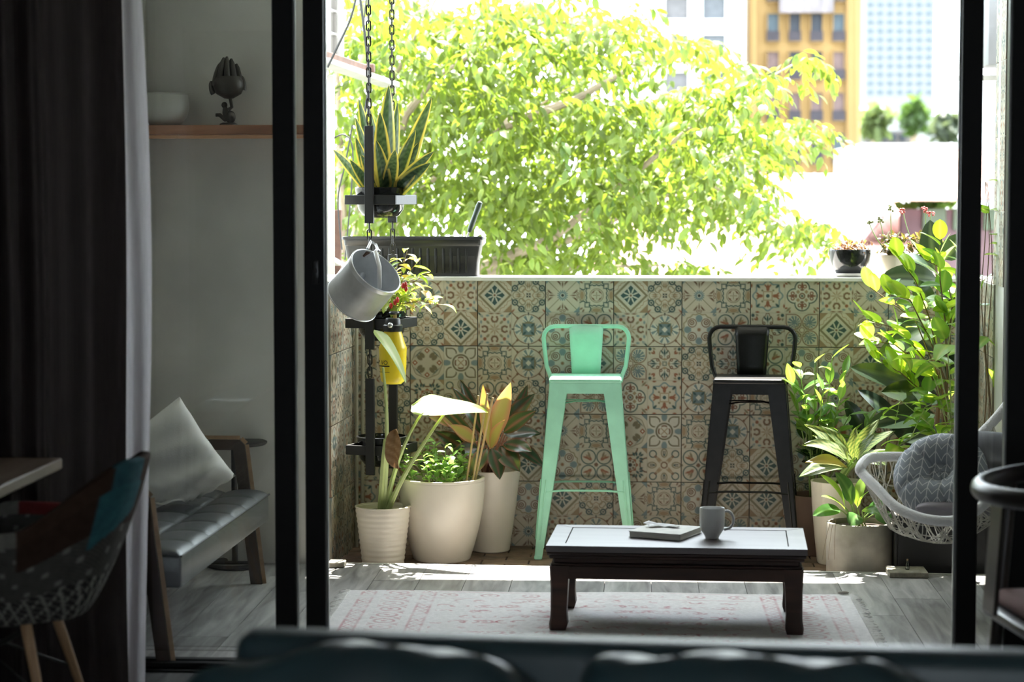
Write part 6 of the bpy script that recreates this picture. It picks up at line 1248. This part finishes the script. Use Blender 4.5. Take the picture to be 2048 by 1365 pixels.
tl_geo = [leafgeo((0, 0, 0), (0, 0.108 - 0.01 * k, -0.015 * k), 0.043, (0, 0, 1), 0.08, 'lance', cT, nu=3, nv=6, seed=k) for k in range(3)]
tl_mesh = []
for vs, fs, cs in tl_geo:
    mb = MB(); mb.v = [tuple(v) for v in vs]; mb.f = fs; mb.m = [0] * len(fs); tl_mesh.append(mb.mesh('leaf', M['treeleaf'], True, cs, 180))
allL = []
for cx, cy, rx, ry, n_ in blobs:
    for _ in range(int(n_ * 2.1)):
        a = rt2.uniform(0, 6.28); r_ = math.sqrt(rt2.random()); Yd = rt2.uniform(13.0, 17.0); p = pY(cx + rx * r_ * math.cos(a), cy + ry * r_ * math.sin(a) - 10, Yd) - TL
        az = rt2.uniform(0, 6.28); d = Vector((math.cos(az), math.sin(az) * 0.8, rt2.uniform(-0.7, 0.2))).normalized(); L_s = rt2.uniform(0.20, 0.36)
        for k in range(9):
            f = (k + 0.6) / 9; q = p + d * (L_s * f) + Vector((0, 0, -0.10 * f * f)); allL.append((q, math.atan2(d.y, d.x) - math.pi / 2 + (0.9 if k % 2 else -0.9) * (1 - 0.5 * f) + rt2.gauss(0, .3), rt2.uniform(-1.25, -0.15), rt2.gauss(0, .5), rt2.uniform(0.6, 1.1), k % 3, Yd))
allL.sort(key=lambda l: l[6])
def lmx(l): return Matrix.Translation(l[0]) @ Matrix.Rotation(l[1], 4, 'Z') @ Matrix.Rotation(l[2], 4, 'X') @ Matrix.Rotation(l[3], 4, 'Y') @ Matrix.Scale(l[4], 4)
for l in allL[:300]: inst('leaf', tl_mesh[l[5]], tree, lmx(l))
V_, F_, C_ = [], [], []; arrs = [(np.array([tuple(v) for v in g[0]]), np.array(g[1]), np.array(g[2])) for g in tl_geo]
off = 0; Vs, Fs, Cs = [], [], []
for l in allL[300:]:
    a, f, c = arrs[l[5]]; mx = np.array(lmx(l)); Vs.append(a @ mx[:3, :3].T + mx[:3, 3]); Fs.append(f + off); off += len(a); k = 0.72 + 0.5 * rt2.random(); cc_ = c.copy(); cc_[:, :3] *= (k, k * rt2.uniform(0.93, 1.05), k); Cs.append(cc_)
mb = MB(); mb.v = np.concatenate(Vs).tolist(); mb.f = np.concatenate(Fs).tolist(); mb.m = [0] * len(mb.f)
tag(inst('foliage', mb.mesh('foliage', M['treeleaf'], True, np.concatenate(Cs), 180), tree), kind='stuff')
# ------------------------------------------------------------------ roofs
m_tile_r = pmat('sunlit_red_roof', (0.52, 0.30, 0.25), 0.85, var=0.12, scale=3); m_white = pmat('white_render', (0.55, 0.54, 0.53), 0.85, var=0.05); m_mauve = pmat('mauve_render', (0.10, 0.06, 0.066), 0.85); m_dkwin = pmat('dark_window', (0.03, 0.035, 0.044), 0.5, spec=0.15)
def quad_house(name, label, corners, th, mat, cat='roof'):
    o = thing(name, label, cat, corners[0]); C = [Vector(c) - Vector(corners[0]) for c in corners]; n_ = (C[1] - C[0]).cross(C[3] - C[0]).normalized(); MB().prism(C, n_ * th).build('roof_plane', mat, o, smooth=False); return o, C
# broad low roof across the middle
c4 = [pY(1180, 575, 22), pY(1900, 575, 22), pY(1765, 352, 40), pY(1180, 352, 40)]
o, C = quad_house('low_roof', 'broad sun-bleached tiled roof below the yellow building', c4, 0.03, m_tile_r)
for k in range(28):
    a, b_ = C[0].lerp(C[1], (k + .5) / 28), C[3].lerp(C[2], (k + .5) / 28); MB().tube([a + Vector((0, 0, .02)), b_ + Vector((0, 0, .02))], 0.03, 6).build('roof_roll', m_tile_r, o)
MB().box((C[0] + C[1] + C[2] + C[3]) / 4 + Vector((0, 0.5, -5.0)), (9.0, 15.0, 6.0)).build('house_wall', m_white, o, smooth=False)
# gabled roof on the right
c4 = [pY(1788, 402, 26), pY(2080, 402, 26), pY(2080, 306, 31), pY(1766, 306, 31)]
o, C = quad_house('gabled_roof', 'red tiled gabled roof with a mauve wall at the right', c4, 0.03, m_tile_r)
MB().box((C[0] + C[1]) / 2 + Vector((0.15, 0.8, -1.6)), ((C[1] - C[0]).x * 0.98, 0.2, 3.0)).build('wall', m_mauve, o, smooth=False)
for k in range(4): MB().box(C[0] + Vector((0.55 + 0.36 * k, 0.68, -0.22)), (0.28, 0.06, 0.26), 0.01).build('window', pmat('leafy_window', (0.045, 0.07, 0.035), 0.5), o)
MB().prism([C[3], C[3] + Vector((-0.22, -0.3, -0.4)), C[0] + Vector((-0.38, 0, -0.5)), C[0]], Vector((0, 0.1, -0.05))).build('barge_board', m_mauve, o, smooth=False)
MB().tube([C[3] + Vector((0, 0, .01)), C[2] + Vector((0, 0, .01))], 0.035, 8).build('ridge', pmat('ridge_tile', (0.38, 0.2, 0.17), 0.8), o)
for k in range(16): MB().tube([C[0].lerp(C[1], (k + .5) / 16) + Vector((0, 0, .02)), C[3].lerp(C[2], (k + .5) / 16) + Vector((0, 0, .02))], 0.025, 6).build('roof_roll', m_tile_r, o)
# ------------------------------------------------------------------ buildings
def facade(name, label, x0, x1, y0, y1, Y, mat, depth, wins, wmat, frame=None, cat='building', lower=None, cols=None):
    a, b_ = pY(x0, y1, Y), pY(x1, y0, Y); z0 = ZG; o = thing(name, label, cat, ((a.x + b_.x) / 2, Y, z0)); O = Vector(o.location)
    MB().box(((0, depth / 2, (b_.z - z0) / 2)), (b_.x - a.x, depth, b_.z - z0)).build('wall', mat, o, smooth=False)
    for i, (wx0, wx1, wy0, wy1) in enumerate(wins):
        p, q = pY(wx0, wy1, Y) - O, pY(wx1, wy0, Y) - O; w_, h = q.x - p.x, q.z - p.z; c = (p + q) / 2
        mat_w = wmat[i % len(wmat)] if isinstance(wmat, list) else wmat
        wo = MB().box((c.x, -0.01, c.z), (w_, 0.16, h), 0.0).build('window', mat_w, o, smooth=False)
        if frame:
            fm = MB(); t = w_ * 0.07
            for sx in (-1, 1): fm.box((c.x + sx * w_ / 2, -0.08, c.z), (t, 0.2, h + t))
            fm.box((c.x, -0.08, c.z + h / 2), (w_, 0.2, t)); fm.box((c.x, -0.08, c.z - h / 2), (w_, 0.2, t)); fm.build('frame', frame, wo, smooth=False)
        if lower: MB().box((c.x, -0.16, c.z - h * 0.31), (w_ * 1.04, 0.05, h * 0.36)).build('balustrade', lower, wo, smooth=False)
    return o
yel = pmat('ochre_render', (0.225, 0.142, 0.05), 0.85, var=0.06, scale=0.6)
m_curt = pmat('curtained_window', (0.12, 0.085, 0.08), 0.6, spec=0.1); m_blu = pmat('blue_grey_window', (0.05, 0.068, 0.08), 0.5, spec=0.15); m_bal = pmat('dark_balustrade', (0.04, 0.036, 0.042), 0.6, spec=0.1)
wins = [(x0, x1, y0, y1) for (y0, y1) in ((27, 84), (103, 161), (185, 243), (266, 329)) for (x0, x1) in ((1533, 1558), (1577, 1601), (1620, 1645), (1664, 1689))] + [(x0, x1, -52, 4) for (x0, x1) in ((1533, 1558), (1577, 1601), (1620, 1645), (1664, 1689))] + [(x0, x1, 345, 352) for (x0, x1) in ((1533, 1558), (1577, 1601), (1620, 1645), (1664, 1689))]
wm = [m_blu, m_dkwin, m_dkwin, m_blu, m_curt, m_dkwin, m_dkwin, m_curt, m_curt, m_curt, m_curt, m_curt, m_dkwin, m_dkwin, m_dkwin, m_blu]
o = facade('yellow_building', 'ochre yellow apartment building with four columns of windows', 1497, 1724, -140, 380, 62, yel, 9, wins, wm, yel, lower=m_bal); O = Vector(o.location)
p, q = pY(1558, 26, 61.7) - O, pY(1668, -70, 61.7) - O; MB().box(((p.x + q.x) / 2, -0.35, (p.z + q.z) / 2), (q.x - p.x, 0.1, q.z - p.z)).build('banner', pmat('faded_banner', (0.14, 0.125, 0.13), 0.9, var=0.35, scale=1.6, stretch=(3, 1, 0.6)), o, smooth=False)
for x in (1505, 1700, 1712): MB().tube([pY(x, 350, 61.9) - O, pY(x, -130, 61.9) - O], 0.12, 6).build('pilaster', yel, o)
wins = [(x0, x1, y0, y1) for (y0, y1) in ((-10, 41), (68, 118), (143, 190), (216, 262)) for (x0, x1) in ((1328, 1378), (1403, 1452))]
facade('white_building', 'white rendered building with large grey windows behind the tree', 1262, 1492, -140, 380, 56, m_white, 8, wins, [pmat('grey_blind_window', (0.10, 0.098, 0.10), 0.6, spec=0.1), pmat('grey_glass_window', (0.085, 0.092, 0.10), 0.6, spec=0.1)], m_white)
m_pale = pmat('hazy_pale_glass', (0.165, 0.172, 0.178), 0.8, spec=0.1); m_paler = pmat('hazy_blue_window', (0.09, 0.112, 0.13), 0.8, spec=0.1)  # distance haze is put into these pale colours
wins = [(1733 + 19.5 * i + 3, 1733 + 19.5 * i + 13, -30 + 17.5 * j, -30 + 17.5 * j + 8) for j in range(13) for i in range(7)]
facade('pale_tower', 'hazy pale glass tower with a grid of small blue windows', 1729, 1872, -140, 290, 150, m_pale, 20, wins, m_paler)
facade('white_block', 'low flat white building between the yellow building and the gabled roof', 1722, 1960, 287, 420, 44, m_white, 6, [], m_dkwin)
facade('grey_house', 'small grey house with a sheet roof below the pale tower', 1728, 1830, 262, 300, 80, pmat('grey_render', (0.09, 0.083, 0.08), 0.85), 6, [(1745 + 18 * i, 1756 + 18 * i, 268, 282) for i in range(4)], m_dkwin)
facade('small_white_house', 'small white house with dark eaves below the pale tower', 1780, 1900, 232, 300, 95, pmat('off_white_render', (0.2, 0.2, 0.2), 0.85), 6, [(1800 + 22 * i, 1810 + 22 * i, 245, 258) for i in range(4)], m_dkwin)
facade('long_white_house', 'long white house with a ridged roof behind the far trees', 1722, 1778, 212, 300, 110, m_white, 6, [(1733 + 18 * i, 1742 + 18 * i, 222, 232) for i in range(3)], m_dkwin)
# small far trees
def bush(label, px, py, Y, rx, rz, n_, c):
    o = thing('far_tree', label, 'tree', pY(px, py, Y), group='far trees among the houses'); k = Y / F_PX
    MB().tube([(0, 0, ZG - o.location.z), (0, 0, 0)], 0.12, 6).build('trunk', m_bark, o); g = leafgeo((0, 0, 0), (0, 0.5, 0), 0.3, (0, 0, 1), 0.1, 'oval', plain(c), nu=3, nv=4); mb = MB(); cs = []
    for i in range(n_):
        u = Vector((rt2.gauss(0, .5), rt2.gauss(0, .5), rt2.gauss(0, .5))); Mx = Matrix.Translation((u.x * rx * k, u.y * rx * k, u.z * rz * k)) @ Euler((rt2.uniform(-1.5, 1.5), rt2.uniform(-1, 1), rt2.uniform(0, 6))).to_matrix().to_4x4() @ Matrix.Scale(Y / 75, 4)
        mb.add([Mx @ v for v in g[0]], g[1]); cs += g[2]
    tag(mb.build('foliage', M['treeleaf'], o, cols=cs, angle=180), kind='stuff')
bush('dim green tree beside the yellow building', 1750, 245, 78, 22, 20, 160, (0.10, 0.14, 0.06)); bush('narrow dark green tree beside the far white house', 1828, 240, 77, 14, 26, 150, (0.08, 0.13, 0.04)); bush('dark tree far off at the right door post', 1895, 255, 82, 26, 22, 160, (0.07, 0.09, 0.06)); bush('small green tree behind the gabled roof window', 1858, 415, 27.5, 40, 14, 90, (0.14, 0.24, 0.06))
